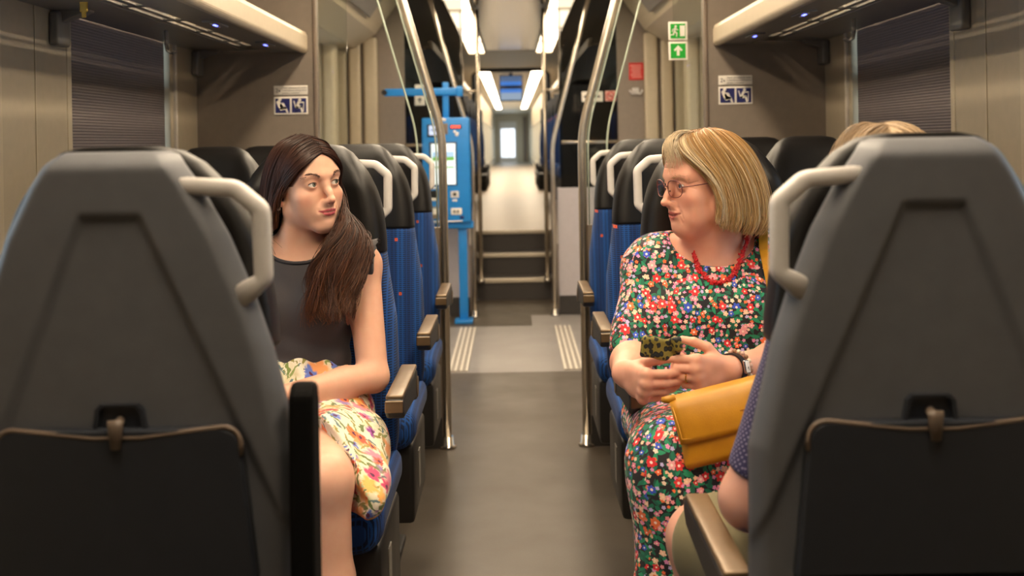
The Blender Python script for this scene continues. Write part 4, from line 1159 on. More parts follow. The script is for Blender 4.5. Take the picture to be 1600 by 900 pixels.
# ================================================================ the woman with long brown hair (left)
def rotz(a): return Matrix.Rotation(math.radians(a), 4, 'Z')
wm = empty('person', (-.53, 2.62, 0)); tag(wm, 'woman with long brown hair, grey top and floral skirt sitting on the left', 'person')
wm_off = Vector((.53, -2.62, 0))
def rebase(o, off):
    """keep the world place of a mesh built in carriage coordinates under its person"""
    o.location = off; return o
SKW = c255(228, 178, 150)
EyeW = Vector((-.449, 2.600, 1.211))
Mw = Matrix.Translation(EyeW) @ rotz(44) @ Matrix.Rotation(math.radians(-5), 4, 'Y') @ Matrix.Rotation(math.radians(-2), 4, 'X') @ Matrix.Translation((0, .078, 0))
HW0 = np.array(Mw.translation)
def torsoW(S, t):
    sL, sR = (-.372, 2.69, 1.008), (-.690, 2.69, 1.008)
    S.ell((-.53, 2.685, .905), (.128+t, .092+t, .150+t), .03)
    S.cap((-.405, 2.69, 1.008), (-.655, 2.69, 1.008), .042+t, None, .05)
    S.ell((-.53, 2.665, .775), (.116+t, .088+t, .130+t), .06)
    S.ell((-.53, 2.64, .665), (.168+t, .125+t, .115+t), .06)
    for s in (-1, 1): S.ell((-.53+s*.062, 2.607, .905), (.055+t, .046+t, .054+t), .035)
    for s, sh in ((1, sL), (-1, sR)):
        S.cap((-.512, 2.69, 1.068), (-.53+s*.105, 2.69, 1.028), .030+t, .026+t, .05)
        S.ell(sh, (.043+t, .045+t, .046+t), .04)
def armsW(S, t, upper=1.0, lower=True):
    sL, eL, wL = np.array((-.372, 2.69, 1.005)), np.array((-.338, 2.60, .752)), np.array((-.508, 2.430, .752))
    sR, eR, wR = np.array((-.690, 2.69, 1.005)), np.array((-.748, 2.62, .755)), np.array((-.590, 2.42, .745))
    for a, b, c in ((sL, eL, wL), (sR, eR, wR)):
        S.cap(a, a+(b-a)*upper, .043+t, .043-.007*upper+t, .03)
        if lower: S.cap(b, b*.65+c*.35, .036, .034, .015); S.cap(b*.65+c*.35, c, .034, .0235, .02)
    return wL, wR
S = Sdf(); torsoW(S, 0); wL, wR = armsW(S, 0)
neckB = np.array((-.512, 2.695, 1.055)); nt = np.array(Mw @ Vector((0, .018, -.055)))
S.chain([neckB, neckB*.5+nt*.5, nt], [.056, .047, .046], .03)
S.cap((-.545, 2.655, 1.03), np.array(Mw @ Vector((-.045, -.005, -.06))), .010, .012, .03)
for s, kn, an in ((1, (-.388, 2.20, .628), (-.372, 2.14, .10)), (-1, (-.62, 2.20, .63), (-.60, 2.14, .10))):
    hp = np.array((-.53+s*.085, 2.60, .645))
    S.cap(hp, kn, .082, .056, .04); S.cap(kn, np.array(kn)*.62+np.array(an)*.38+np.array((0, .012, 0)), .052, .050, .03); S.cap(np.array(kn)*.62+np.array(an)*.38+np.array((0, .012, 0)), an, .050, .034, .03)
lpW = head(S, Mw, 0, 1.35, -.7)
tl, _ = hand(S, wL, (-.9, -.32, -.28), (-.25, .35, -.9), -1, [(22, 28, 18)]*4, .92, .92)
tr, _ = hand(S, wR, (.85, -.30, -.30), (.2, .3, -.93), 1, [(18, 22, 14)]*4, .92, .92)
axW = (axis(-.84, -.26, .006, [(HW0[0]-.115, HW0[0]+.125, .00135)]), axis(2.05, 2.84, .006, [(HW0[1]-.115, HW0[1]+.11, .00135)]), axis(.06, 1.34, .006, [(HW0[2]-.135, HW0[2]+.115, .00135), (.67, .78, .003)]))
def hairline_w(p):
    x, y, z = p.T
    h = np.where(z > .0, (z-(.068-.55*np.abs(x)-6.5*x*x))*.7+np.maximum(0, y+.07)*.4, y-.004-np.maximum(0, -z-.05)*.2)
    return np.where((z > -.075) & ((np.abs(x) < .0685) | (z > .02)), h, -.1)
bw = body_mesh(S, axW, M['skin'], 'body', wm, SKW, lambda V, C: paint_head(V, C, Mw, c255(188, 88, 98), c255(232, 150, 130), c255(44, 26, 18), lpW, hairline_w)); rebase(bw, wm_off)
eyes(bw, Mw, (.30, -1, .03), c255(122, 128, 104))
for s in (-1, 1):
    b = MB(); pts = []
    for i in range(15):
        a = math.radians(-62+124*i/14); x = .0139*math.sin(a)*1.0; z = .0051*math.cos(a*1.35)-.0004
        pts.append(Mw @ Vector((s*.0316+x, -.0745-math.sqrt(max(1e-6, .0139**2-x*x*.92-z*z)), z)))
    b.tube(pts, [.0003]+[.0010]*13+[.0004], 5); b.build('eyelash', M['lash'], bw)
    brush(S, Mw, [(s*.0135, -.09, .0190), (s*.024, -.088, .0232), (s*.036, -.08, .0245), (s*.0475, -.07, .0185)], 80, .0050, .00030, None, 'eyebrow', bw, M['lash'], lambda a, s=s: (s*(.9+.1*a), .25, .5-1.0*a), .0005, .0013)
# pearl earring
e = MB(); q = Mw @ Vector((-.0765, .004, -.050)); e.sphere(q, .0052, 14, 10); e.sphere(q+Vector((0, 0, .009)), .0028, 10, 8)
rebase(e.build('earring', pm('pearl', rgb(236, 226, 212), .2, .1), wm), wm_off)
# blouse
Sb = Sdf(); torsoW(Sb, .006); 
Sb.ell((-.350, 2.685, 1.018), (.034, .050, .036), .03); Sb.ell((-.712, 2.685, 1.018), (.034, .050, .036), .03)
axB = (axis(-.80, -.28, .0045), axis(2.48, 2.86, .0045), axis(.70, 1.10, .0045))
def cutB(X, Y, Z):
    neck = .090-np.sqrt(((X+.518)/1.0)**2+((Y-2.66)/.95)**2+((Z-1.085)/.82)**2)        # scoop neckline
    arm = np.abs(X+.53)-.192+0*Y+0*Z
    hem = (.765-Z)
    return np.maximum(np.maximum(neck, arm), hem)
o = cloth_obj('blouse', Sb, axB, M['blouse'], wm, lambda X, Y, Z: fold(X, Y, Z, .004, .8, 3)+.0025*np.sin(120*(Z+.3*X))*np.exp(-((Z-.80)/.05)**2), cutB); rebase(o, wm_off)
# neckline band
nb = MB(); pts = []
for i in range(48):
    a = 2*math.pi*i/48
    for rr_ in (1,):
        lo, hi = 0, 1
        p0 = np.array((-.518+.0885*math.cos(a), 2.66+.084*math.sin(a), 1.02))
        zz = np.linspace(.93, 1.12, 90); pp = np.stack([np.full(90, p0[0]), np.full(90, p0[1]), zz], 1)
        X_, Y_, Z_ = pp.T; on = np.abs(.090-np.sqrt((X_+.518)**2+((Y_-2.66)/.95)**2+((Z_-1.085)/.82)**2))
        d = Sb.at(pp)
        # follow the circle where the neckline sphere meets the cloth
    th = a
    best = None
    for ph in np.linspace(-1.4, 1.2, 120):
        q = np.array((-.518+.090*math.cos(th)*math.cos(ph), 2.66+.0855*math.sin(th)*math.cos(ph), 1.085+.0738*math.sin(ph)))
        dv = abs(Sb.at(q[None])[0])
        if best is None or dv < best[0]: best = (dv, q)
    pts.append(best[1])
pts = np.array(pts); pts = np.vstack([pts, pts[:1]])
nb.tube([tuple(p) for p in pts], .0042, 8); rebase(nb.build('neckband', M['blouse'], wm), wm_off)
# cap sleeve frills
for s, cx in ((1, -.372), (-1, -.690)):
    f = MB(); rings = []
    for i in range(41):
        a = math.radians(-65+ (235)*i/40); w = .0035*math.sin(i*1.9)
        c = np.array((cx+s*(.012+w), 2.69+.054*math.cos(a), 1.008+.056*math.sin(a)))
        ed = c+np.array((s*(.020+.010*max(0, math.sin(a))), .008*math.cos(a), .006*math.sin(a)+.002*math.sin(i*2.3)))
        rings.append((c-np.array((s*.03, 0, 0)), c, ed))
    V = [tuple(p) for r in rings for p in r]+[tuple(p+np.array((0, 0, -.002))) for r in rings for p in r]; n = 41*3
    Fc = [(i*3+j, i*3+j+1, i*3+j+4, i*3+j+3) for i in range(40) for j in range(2)]; Fc += [tuple(n+k for k in reversed(q)) for q in Fc]
    f.add(V, Fc, True); rebase(f.build('cap_sleeve', M['blouse'], wm), wm_off)
# skirt
Ss = Sdf(); t = .012
Ss.ell((-.53, 2.66, .775), (.120, .092, .06), .03)
Ss.ell((-.53, 2.63, .665), (.180, .135, .118), .06)
Ss.cap((-.445, 2.60, .648), (-.392, 2.16, .634), .092, .074, .07); Ss.cap((-.615, 2.60, .648), (-.62, 2.16, .634), .092, .074, .07)
Ss.box((-.50, 2.42, .66), (.22, .36, .05), .02, .06)
Ss.chain([(-.345, 2.50, .64), (-.318, 2.30, .600), (-.300, 2.22, .575)], [.05, .046, .035], .06)
axS = (axis(-.80, -.22, .005), axis(2.02, 2.82, .005), axis(.50, .84, .005))
def cutS(X, Y, Z):
    hem = -((Y-2.335)+1.25*(X+.42)+.10*(Z-.7))*.62
    hem = hem+.004*np.sin(70*X)+.003*np.sin(110*Z)
    return np.maximum(np.maximum(hem, Z-.806+.003*np.sin(90*X)), .545-Z-0*X)
def dispS(X, Y, Z):
    g = np.exp(-((Z-.79)/.035)**2)*.0035*np.sin(95*X+40*Y)
    return fold(X, Y, Z, .010, .55, 5)+g+.006*np.sin(42*X-16*Y+20*Z)*np.clip((2.55-Y)/.2, 0, 1)
o = cloth_obj('skirt', Ss, axS, M['skirt'], wm, dispS, cutS); rebase(o, wm_off)
lb = MB(); q = P(571, 783, 2.20)
# shoes
for x in (-.372, -.60):
    sh = MB(); sh.rbox((x, 2.09, .045), (.085, .25, .09), .04, 4, fn=None); rebase(sh.build('shoe', M['shoe'], wm), wm_off)
# hair
def L(*p): return np.array(Mw @ Vector(p))
def W(px, py, Y): return np.array(P(px, py, Y))
def col_w(s, t, rg, cl):
    b = c255(58, 31, 19)[None, None]*np.ones((len(s), len(t), 1)); v = rg.uniform(.55, 1.5, len(s))[:, None, None]*(.6+.8*rg.random(cl.max()+1)[cl])[:, None, None]
    g = c255(116, 70, 36)[None, None]; w = (np.clip((t-.35)/.65, 0, 1)**1.3)[None, :, None]*rg.uniform(.2, .95, len(s))[:, None, None]
    return np.clip((b*(1-w)+g*w)*v, 0, .6)
Shair = Sdf(); Shair.ops = [q for q in S.ops]; torsoW(Shair, .010)
right = [
 [L(0, -.086, .074), L(-.026, -.083, .062), L(-.050, -.062, .036), L(-.066, -.030, .010), L(-.076, .004, -.022), L(-.079, .018, -.070), W(434, 360, 2.67), W(422, 400, 2.69)],
 [L(0, -.076, .086), L(-.036, -.070, .072), L(-.064, -.040, .034), L(-.076, -.010, -.006), L(-.082, .012, -.055), W(434, 342, 2.67), W(426, 374, 2.68), W(414, 410, 2.69)],
 [L(0, -.050, .106), L(-.045, -.045, .088), L(-.074, -.020, .036), L(-.083, .010, -.02), L(-.085, .028, -.08), W(424, 352, 2.70), W(414, 380, 2.71), W(404, 420, 2.72)],
 [L(0, -.010, .116), L(-.050, -.004, .094), L(-.080, .012, .036), L(-.086, .030, -.03), L(-.085, .045, -.09), W(420, 350, 2.73), W(410, 390, 2.75), W(402, 430, 2.77)],
 [L(0, .030, .114), L(-.046, .036, .092), L(-.074, .050, .03), L(-.078, .066, -.04), L(-.074, .076, -.10), W(428, 360, 2.78), W(420, 400, 2.79), W(415, 440, 2.79)],
 [L(0, .070, .094), L(-.030, .085, .070), L(-.046, .100, .01), L(-.050, .104, -.06), L(-.05, .10, -.12), W(450, 375, 2.80), W(445, 410, 2.80), W(440, 440, 2.80)],
 [L(0, .095, .060), L(-.006, .104, .03), L(-.01, .110, -.02), L(-.01, .108, -.08), L(-.01, .10, -.13), W(480, 380, 2.80), W(478, 410, 2.80), W(475, 440, 2.80)]]
left = [
 [L(0, -.086, .074), L(.026, -.083, .062), L(.050, -.064, .038), L(.066, -.040, .008), L(.072, -.024, -.040), W(538, 352, 2.60), W(508, 392, 2.565), W(486, 430, 2.55), W(484, 462, 2.545), W(492, 492, 2.54)],
 [L(0, -.076, .086), L(.036, -.070, .072), L(.064, -.042, .036), L(.076, -.016, -.006), L(.080, -.006, -.050), W(546, 358, 2.61), W(524, 398, 2.57), W(504, 436, 2.55), W(502, 468, 2.545), W(506, 494, 2.54)],
 [L(0, -.050, .106), L(.045, -.045, .088), L(.074, -.020, .040), L(.084, .006, -.01), L(.086, .012, -.06), W(556, 362, 2.63), W(542, 404, 2.58), W(526, 440, 2.56), W(520, 470, 2.55), W(518, 492, 2.545)],
 [L(0, -.010, .116), L(.050, -.004, .096), L(.080, .012, .040), L(.089, .028, -.02), L(.089, .030, -.07), W(563, 365, 2.65), W(556, 408, 2.60), W(542, 444, 2.57), W(532, 470, 2.56), W(528, 488, 2.55)],
 [L(0, .030, .114), L(.046, .036, .094), L(.076, .050, .034), L(.082, .058, -.04), L(.082, .056, -.09), W(565, 372, 2.68), W(564, 410, 2.63), W(552, 444, 2.585), W(544, 466, 2.57), W(538, 482, 2.565)],
 [L(0, .070, .094), L(.030, .085, .070), L(.050, .098, .01), L(.054, .102, -.06), L(.05, .10, -.12), W(530, 378, 2.78), W(530, 410, 2.79), W(525, 440, 2.80), W(525, 460, 2.80), W(520, 480, 2.80)],
 [L(0, .095, .060), L(.006, .104, .03), L(.01, .110, -.02), L(.01, .108, -.08), L(.01, .10, -.13), W(490, 380, 2.80), W(490, 400, 2.80), W(490, 430, 2.80), W(490, 450, 2.80), W(490, 470, 2.80)]]
hr = strands('hair', wm, right, 2300, Shair, col_w, .0011, 36, .0045, .002, (.0015, .012), 12, .4, 3); rebase(hr, wm_off)
hl = strands('hair', wm, left, 3000, Shair, col_w, .0010, 56, .0095, .017, (.0015, .016), 5, .35, 4, wave_f=2.2, lenvar=.26, gather=.86); rebase(hl, wm_off)
# ================================================================ the woman in glasses (right)
ld = empty('person', (.475, 2.62, 0)); tag(ld, 'older woman with blond bob, glasses and floral dress, on the right', 'person')
lo_ = Vector((-.475, -2.62, 0))
SKL = c255(224, 166, 140)
q = P(1066, 287, 2.56); th = math.radians(-68)
f_ = Vector((math.sin(th), -math.cos(th), 0)); l_ = Vector((math.cos(th), math.sin(th), 0))
O = q-f_*.078-l_*.031; O = Vector((O.x, O.y, q.z))
Ml = Matrix.Translation(O) @ rotz(-68) @ Matrix.Rotation(math.radians(3), 4, 'X') @ Matrix.Scale(1.04, 4)
Ml = Matrix.Translation(O) @ rotz(-68) @ Matrix.Rotation(math.radians(3), 4, 'X')
HL0 = np.array(O)
def torsoL(S, t):
    S.ell((.475, 2.69, .90), (.158+t, .115+t, .165+t), .04)
    S.cap((.345, 2.68, .990), (.610, 2.69, .992), .048+t, None, .06)
    S.ell((.480, 2.665, .775), (.165+t, .135+t, .150+t), .07)
    S.ell((.480, 2.65, .665), (.200+t, .150+t, .120+t), .07)
    for s in (-1, 1): S.ell((.475+s*.078, 2.595, .880), (.078+t, .068+t, .072+t), .05)
    for s in (-1, 1):
        S.cap((.490, 2.69, 1.055), (.475+s*.120, 2.685, 1.020), .034+t, .030+t, .05)
        S.ell((.475+s*.142, 2.685, .990), (.050+t, .052+t, .052+t), .05)
aR = [np.array(p) for p in ((.335, 2.685, .985), (.278, 2.575, .795), (.232, 2.350, .802))]
aL = [np.array(p) for p in ((.618, 2.685, .985), (.655, 2.545, .785), (.450, 2.325, .812))]
def armsL(S, t, upto=1.0, low=True):
    for a, b, c in (aR, aL):
        S.cap(a, a+(b-a)*upto, .054+t, .054-.009*upto+t, .04)
        if low: S.cap(b, b*.6+c*.4, .045, .041, .02); S.cap(b*.6+c*.4, c, .041, .0285, .03)
S = Sdf(); torsoL(S, 0); armsL(S, 0)
nb_ = np.array((.485, 2.695, 1.035)); nt = np.array(Ml @ Vector((0, .022, -.060)))
S.chain([nb_, nb_*.5+nt*.5, nt], [.066, .058, .057], .03)
S.cap(np.array(Ml @ Vector((.004, -.045, -.098))), (.466, 2.645, 1.025), .024, .036, .04)                 # fuller throat
S.cap(np.array(Ml @ Vector((.045, .004, -.065))), (.470, 2.632, 1.015), .012, .014, .03)
KN = [((.322, 2.25, .640), (.305, 2.195, .10)), ((.520, 2.27, .640), (.50, 2.22, .10))]
for hx, (kn, an) in zip((.385, .570), KN):
    S.cap((hx, 2.62, .650), kn, .092, .062, .04); S.cap(kn, an, .058, .036, .03)
lpL = head(S, Ml, 1, .9, .35, .0040, 1.02)
# right hand: pointing at the camera, fingers folded across towards the pouch
hr_t, _ = hand(S, aR[2], (.42, -.88, -.16), (.88, .42, .02), 1, [(70, 22, 14), (76, 22, 14), (80, 22, 14), (84, 24, 14)], .96, 1.10, .3, [(.55, .8, .35), (.35, .7, .65), (.2, .6, .8)])
# left hand: fist around the end of the pouch
hl_t, _ = hand(S, aL[2]+np.array((-.006, -.004, 0)), (-.86, -.50, .03), (-.50, .86, 0), -1, [(44, 78, 46), (46, 82, 46), (50, 84, 46), (54, 84, 46)], .92, 1.12, .0, [(.75, .55, .30), (.35, .75, .55), (.15, .6, .8)])
axL = (axis(.20, .80, .006, [(HL0[0]-.120, HL0[0]+.125, .00140), (.245, .52, .0020)]), axis(2.10, 2.84, .006, [(HL0[1]-.105, HL0[1]+.12, .00140), (2.16, 2.36, .0020)]), axis(.06, 1.32, .006, [(HL0[2]-.135, HL0[2]+.115, .00140), (.73, .86, .0020)]))
def hairline_l(p):
    x, y, z = p.T
    h = np.where(z > .0, (z-(.072-.30*np.abs(x)-5.0*x*x))*.7+np.maximum(0, y+.05)*.4, y-.004)
    return np.where((z > -.085) & ((np.abs(x) < .066) | (z > .02)), h, -.1)
bl = body_mesh(S, axL, M['skin'], 'body', ld, SKL, lambda V, C: paint_head(V, C, Ml, c255(200, 108, 98), c255(218, 124, 104), c255(150, 112, 66), lpL, hairline_l)); rebase(bl, lo_)
eyes(bl, Ml, (-.05, -1, 0), c255(96, 116, 130))
for s in (-1, 1): brush(S, Ml, [(s*.013, -.09, .0185), (s*.025, -.088, .0215), (s*.037, -.08, .021), (s*.047, -.07, .016)], 70, .006, .0003, None, 'eyebrow', bl, pm('brow_blond', rgb(160, 124, 84), .6), lambda a, s=s: (s*.9, .25, .3-.6*a))
# teeth behind the parted lips
b = MB(); 
for k in range(-4, 5): b.rbox(Ml @ Vector((k*.0052, -.0855+.00045*k*k, -.0672)), (.0050, .004, .006), .0018, 2, rot=Ml.to_3x3())
b.build('teeth', pm('tooth_white', rgb(226, 216, 196), .3), bl)
# glasses
gl = empty('glasses'); gl.parent = ld
g = MB()
M['frame'] = pm('glasses_frame', rgb(120, 70, 66), .3, .5)
lensz = []
for s in (-1, 1):
    ring = []
    for k in range(40):
        a = 2*math.pi*k/40; c, s_ = math.cos(a), math.sin(a)
        x = .0245*math.copysign(abs(c)**.8, c); z = .0200*math.copysign(abs(s_)**.8, s_)
        ring.append((s*.0325+x, -.1035+.010*((abs(s*.0325+x)-.01)/.05)**2+.004*(-z/.02)*.3, -.0065+z))
    lensz.append(ring)
    up = [Ml @ Vector(p) for k, p in enumerate(ring) if k <= 20]; lo2 = [Ml @ Vector(p) for k, p in enumerate(ring) if k >= 20]+[Ml @ Vector(ring[0])]
    g.tube(up, .0013, 8); g.tube(lo2, .0009, 8)
    g.tube([Ml @ Vector((s*.0565, -.0960, -.002)), Ml @ Vector((s*.0660, -.088, -.001)), Ml @ Vector((s*.0735, -.060, .001)), Ml @ Vector((s*.0750, .0, .004)), Ml @ Vector((s*.073, .022, -.006))], .0012, 8)
    for dx in (.009,): g.sphere(Ml @ Vector((s*dx, -.099, -.012)), .0022, 8, 6)
g.tube([Ml @ Vector((-.0095, -.1042, -.002)), Ml @ Vector((-.005, -.1075, .0015)), Ml @ Vector((.005, -.1075, .0015)), Ml @ Vector((.0095, -.1042, -.002))], .0013, 8)
rebase(g.build('glasses_frame', M['frame'], gl), lo_)
M['lens'] = glass_mat('lens_glass', (1, .99, .985, 1))
for ring in lensz:
    b = MB(); n = len(ring); b.add([Ml @ Vector(p) for p in ring]+[Ml @ (Vector(p)+Vector((0, .0012, 0))) for p in ring], [tuple(range(n)), tuple(range(n, 2*n))[::-1]]+[(i, n+i, n+(i+1) % n, (i+1) % n) for i in range(n)])
    rebase(b.build('lens', M['lens'], gl), lo_)
# dress: bodice with elbow sleeves
Sd = Sdf(); torsoL(Sd, .008)
for a, b, c in (aR, aL): Sd.cone(a, a+(b-a)*1.03, .066, .064, .05, .008)
for hx, (kn, an) in zip((.385, .570), KN):
    kn = np.array(kn); an = np.array(an)
    Sd.cap((hx, 2.62, .652), kn+np.array((0, -.005, .002)), .104, .078, .10)
    Sd.cap(kn+np.array((0, -.008, -.01)), an+np.array((0, -.02, .0)), .080, .100, .10)
Sd.box((.42, 2.42, .655), (.30, .34, .06), .03, .08)
Sd.box((.40, 2.225, .40), (.24, .10, .42), .04, .10)
axD = (axis(.17, .79, .0045), axis(2.06, 2.88, .0045), axis(.12, 1.10, .0045))
def cutD(X, Y, Z):
    neck = .104-np.sqrt(((X-.478)/1.0)**2+((Y-2.645)/.95)**2+((Z-1.075)/.88)**2)
    el = .775-Z; arm = np.where(np.abs(X-.475) > .165, el+.25*(Y-2.58), -1)*np.where(Y > 2.47, 1, -1)
    sleeve = np.where((X < .315) & (Y > 2.44) & (Z < .90), .800-.25*(Y-2.575)-Z, -1.0)
    return np.maximum(neck, sleeve*0-1+0*neck)
def dispD(X, Y, Z):
    legs = np.clip((.66-Z)/.15, 0, 1)
    return fold(X, Y, Z, .009, .6, 11)+legs*.010*np.sin(46*X+6*Z+20*Y)+.004*np.sin(38*X+24*Z)*np.exp(-((Z-.80)/.08)**2)
o = cloth_obj('dress', Sd, axD, M['dress'], ld, dispD, cutD); rebase(o, lo_)
# coral necklace: short red branches strung round the neckline
nk = empty('necklace'); nk.parent = ld
Sn = Sdf(); torsoL(Sn, .008); Sn.chain([nb_, nb_*.5+nt*.5, nt], [.066, .058, .057], .03)
front = [W(1081, 378, 2.63), W(1084, 392, 2.60), W(1091, 415, 2.58), W(1104, 434, 2.57), W(1122, 443, 2.565), W(1142, 434, 2.575), W(1156, 408, 2.60), W(1163, 380, 2.64), W(1166, 360, 2.68)]
back = [W(1163, 352, 2.735), W(1130, 352, 2.775), W(1100, 356, 2.75), W(1082, 364, 2.68)]
cl_ = front+back+[front[0]]
ring = catmull(cl_, 151)[:-1]
ring = Sn.land(ring, .0030, 8)
for _ in range(4): ring = (np.roll(ring, 1, 0)+ring*2+np.roll(ring, -1, 0))/4
b = MB(); rg = np.random.default_rng(5)
for p in ring:
    for _ in range(3):
        d = rg.normal(0, 1, 3); d /= np.linalg.norm(d); L_ = rg.uniform(.0045, .0085); o_ = rg.normal(0, .0015, 3)
        b.tube([tuple(p+o_-d*L_), tuple(p+o_+d*L_*.3), tuple(p+o_+d*L_)], [.0022, .0027, .0014], 6)
rebase(b.build('coral_branches', pm('coral_red', rgb(196, 30, 34), .32, var=.2, nscale=120), nk), lo_)
b = MB(); b.tube([tuple(p) for p in np.vstack([ring, ring[:1]])], .0012, 6); rebase(b.build('thread', M['red'], nk), lo_)
# watch and bead bracelet on the left wrist, ring
wd = aL[2]-aL[1]; wd /= np.linalg.norm(wd)
def band_pts(c, r, sc=1.0, n=36, d=wd):
    u = np.cross(d, (0, 0, 1)); u /= np.linalg.norm(u); v = np.cross(u, d)
    return [tuple(np.array(c)+r*(u*math.cos(2*math.pi*k/n)*sc+v*math.sin(2*math.pi*k/n))) for k in range(n+1)]
wt = empty('wristwatch'); wt.parent = ld
cw = aL[2]-wd*.012; b = MB(); rings = []
u = np.cross(wd, (0, 0, 1)); u /= np.linalg.norm(u); v = np.cross(u, wd)
for k in range(40):
    a = 2*math.pi*k/40; dr = u*math.cos(a)+v*math.sin(a)
    rings.append([tuple(cw+dr*r_+wd*w_) for r_, w_ in ((.0305, -.008), (.0335, -.008), (.0335, .008), (.0305, .008))])
rings.append(rings[0]); b.loft(rings, capf=False, smooth=False); rebase(b.build('watch_strap', M['black'], wt), lo_)
tc = np.array((0, 0, 0))-cw; tc[2] = 1.3-cw[2]; tc -= wd*(tc @ wd); tc /= np.linalg.norm(tc)
fx = wd; fz = np.cross(tc, fx)*-1; Rw = Matrix((fx, -tc, np.cross(fx, -tc))).transposed()
pc = Vector(cw+tc*.0355)
b = MB(); b.rbox(pc, (.0175, .007, .0285), .003, 3, rot=Rw); rebase(b.build('watch_case', M['chrome'], wt), lo_)
b = MB(); b.rbox(pc+Vector(tc)*.0036, (.0140, .001, .0235), .0005, 2, rot=Rw); rebase(b.build('watch_dial', M['signw'], wt), lo_)
b = MB(); b.tube([pc+Vector(tc)*.0048, pc+Vector(tc)*.0048+Vector(np.array(Rw @ Vector((.004, 0, .004))))], .0005, 4); b.tube([pc+Vector(tc)*.0048, pc+Vector(tc)*.0048+Vector(np.array(Rw @ Vector((-.002, 0, .0075))))], .0004, 4); rebase(b.build('watch_hands', M['black'], wt), lo_)
br = empty('bracelet'); br.parent = ld
beadm = [pm('bead_cream', rgb(222, 204, 178), .3), pm('bead_brown', rgb(150, 112, 84), .3), pm('bead_rose', rgb(206, 168, 150), .3)]
for k, p in enumerate(band_pts(aL[2]-wd*.027, .0365, n=22)[:-1]):
    b = MB(); b.sphere(p, .0049, 12, 8); rebase(b.build('bead', beadm[(k*5) % 3], br), lo_)
# hair: a chin-length bob
def LL(x, y, z): return np.array(Ml @ Vector((x, y, z)))
def col_l(s, t, rg, cl):
    root = c255(150, 106, 54)[None, None]; tip = c255(214, 182, 126)[None, None]; pale = c255(236, 218, 186)[None, None]
    w = (np.clip(t*1.15, 0, 1))[None, :, None]*rg.uniform(.3, 1.0, len(s))[:, None, None]
    c = root*(1-w)+tip*w; pw = (rg.random(len(s)) < np.where(s < 1.1, .55, .16))[:, None, None]*rg.uniform(.3, .9, len(s))[:, None, None]
    c = c*(1-pw)+pale*pw
    return c*rg.uniform(.7, 1.2, len(s))[:, None, None]*(.86+.28*rg.random(cl.max()+1)[cl])[:, None, None]
Sh2 = Sdf(); Sh2.ops = [q for q in S.ops]; torsoL(Sh2, .012)
def bob(s):
    return [
     [LL(s*.006, -.040, .112), LL(s*.016, -.072, .106), LL(s*.036, -.082, .082), LL(s*.058, -.066, .054), LL(s*.072, -.040, .024), LL(s*.080, -.018, -.010), LL(s*.081, -.008, -.050), LL(s*.077, -.012, -.092)],
     [LL(s*.006, -.030, .118), LL(s*.024, -.062, .110), LL(s*.046, -.068, .084), LL(s*.068, -.050, .050), LL(s*.080, -.026, .014), LL(s*.085, -.014, -.025), LL(s*.085, -.006, -.062), LL(s*.078, -.008, -.100)],
     [LL(s*.004, -.010, .122), LL(s*.036, -.034, .112), LL(s*.064, -.030, .080), LL(s*.082, -.012, .040), LL(s*.092, .006, .000), LL(s*.095, .016, -.040), LL(s*.092, .020, -.080), LL(s*.080, .016, -.108)],
     [LL(s*.004, .015, .124), LL(s*.042, .008, .114), LL(s*.074, .020, .078), LL(s*.092, .036, .036), LL(s*.100, .048, -.006), LL(s*.102, .056, -.050), LL(s*.096, .058, -.092), LL(s*.080, .050, -.118)],
     [LL(s*.004, .035, .122), LL(s*.038, .045, .112), LL(s*.068, .064, .076), LL(s*.084, .082, .034), LL(s*.090, .096, -.010), LL(s*.090, .104, -.054), LL(s*.084, .104, -.096), LL(s*.068, .092, -.124)],
     [LL(s*.004, .055, .116), LL(s*.026, .076, .104), LL(s*.044, .102, .070), LL(s*.054, .120, .026), LL(s*.058, .132, -.018), LL(s*.058, .138, -.060), LL(s*.054, .134, -.100), LL(s*.044, .116, -.128)],
     [LL(0, .060, .114), LL(0, .088, .100), LL(0, .116, .066), LL(0, .134, .022), LL(0, .146, -.022), LL(0, .150, -.064), LL(0, .144, -.104), LL(0, .124, -.130)]]
for s, n_, sd in ((1, 3600, 21), (-1, 1800, 22)):
    h = strands('hair', ld, bob(s), n_, Sh2, col_l, .00095, 34, .0035, .0012, (.002, .012), 16, .5, sd, lenvar=.05); rebase(h, lo_)
# pale front lock curling back from the forehead
lock = [[LL(-.010, -.060, .112), LL(-.004, -.092, .104), LL(.004, -.108, .084), LL(.004, -.104, .064), LL(.002, -.100, .050), LL(.002, -.100, .040)],
        [LL(.004, -.056, .118), LL(.010, -.086, .116), LL(.018, -.104, .094), LL(.024, -.100, .066), LL(.020, -.096, .046), LL(.014, -.098, .034)],
        [LL(.012, -.040, .124), LL(.022, -.068, .122), LL(.032, -.090, .102), LL(.042, -.086, .072), LL(.044, -.080, .052), LL(.046, -.078, .040)]]
def col_k(s, t, rg, cl): return c255(232, 212, 178)[None, None]*np.ones((1, len(t), 1))*rg.uniform(.75, 1.12, len(s))[:, None, None]
h = strands('hair', ld, lock, 130, Sh2, col_k, .0007, 26, .004, .0012, (.002, .008), 7, .12, 23, lenvar=.6, gather=.5); rebase(h, lo_)
for x, y in ((.285, 2.12), (.50, 2.155)):
    sh = MB(); sh.rbox((x, y, .045), (.088, .25, .09), .04, 4); rebase(sh.build('shoe', M['shoe'], ld), lo_)
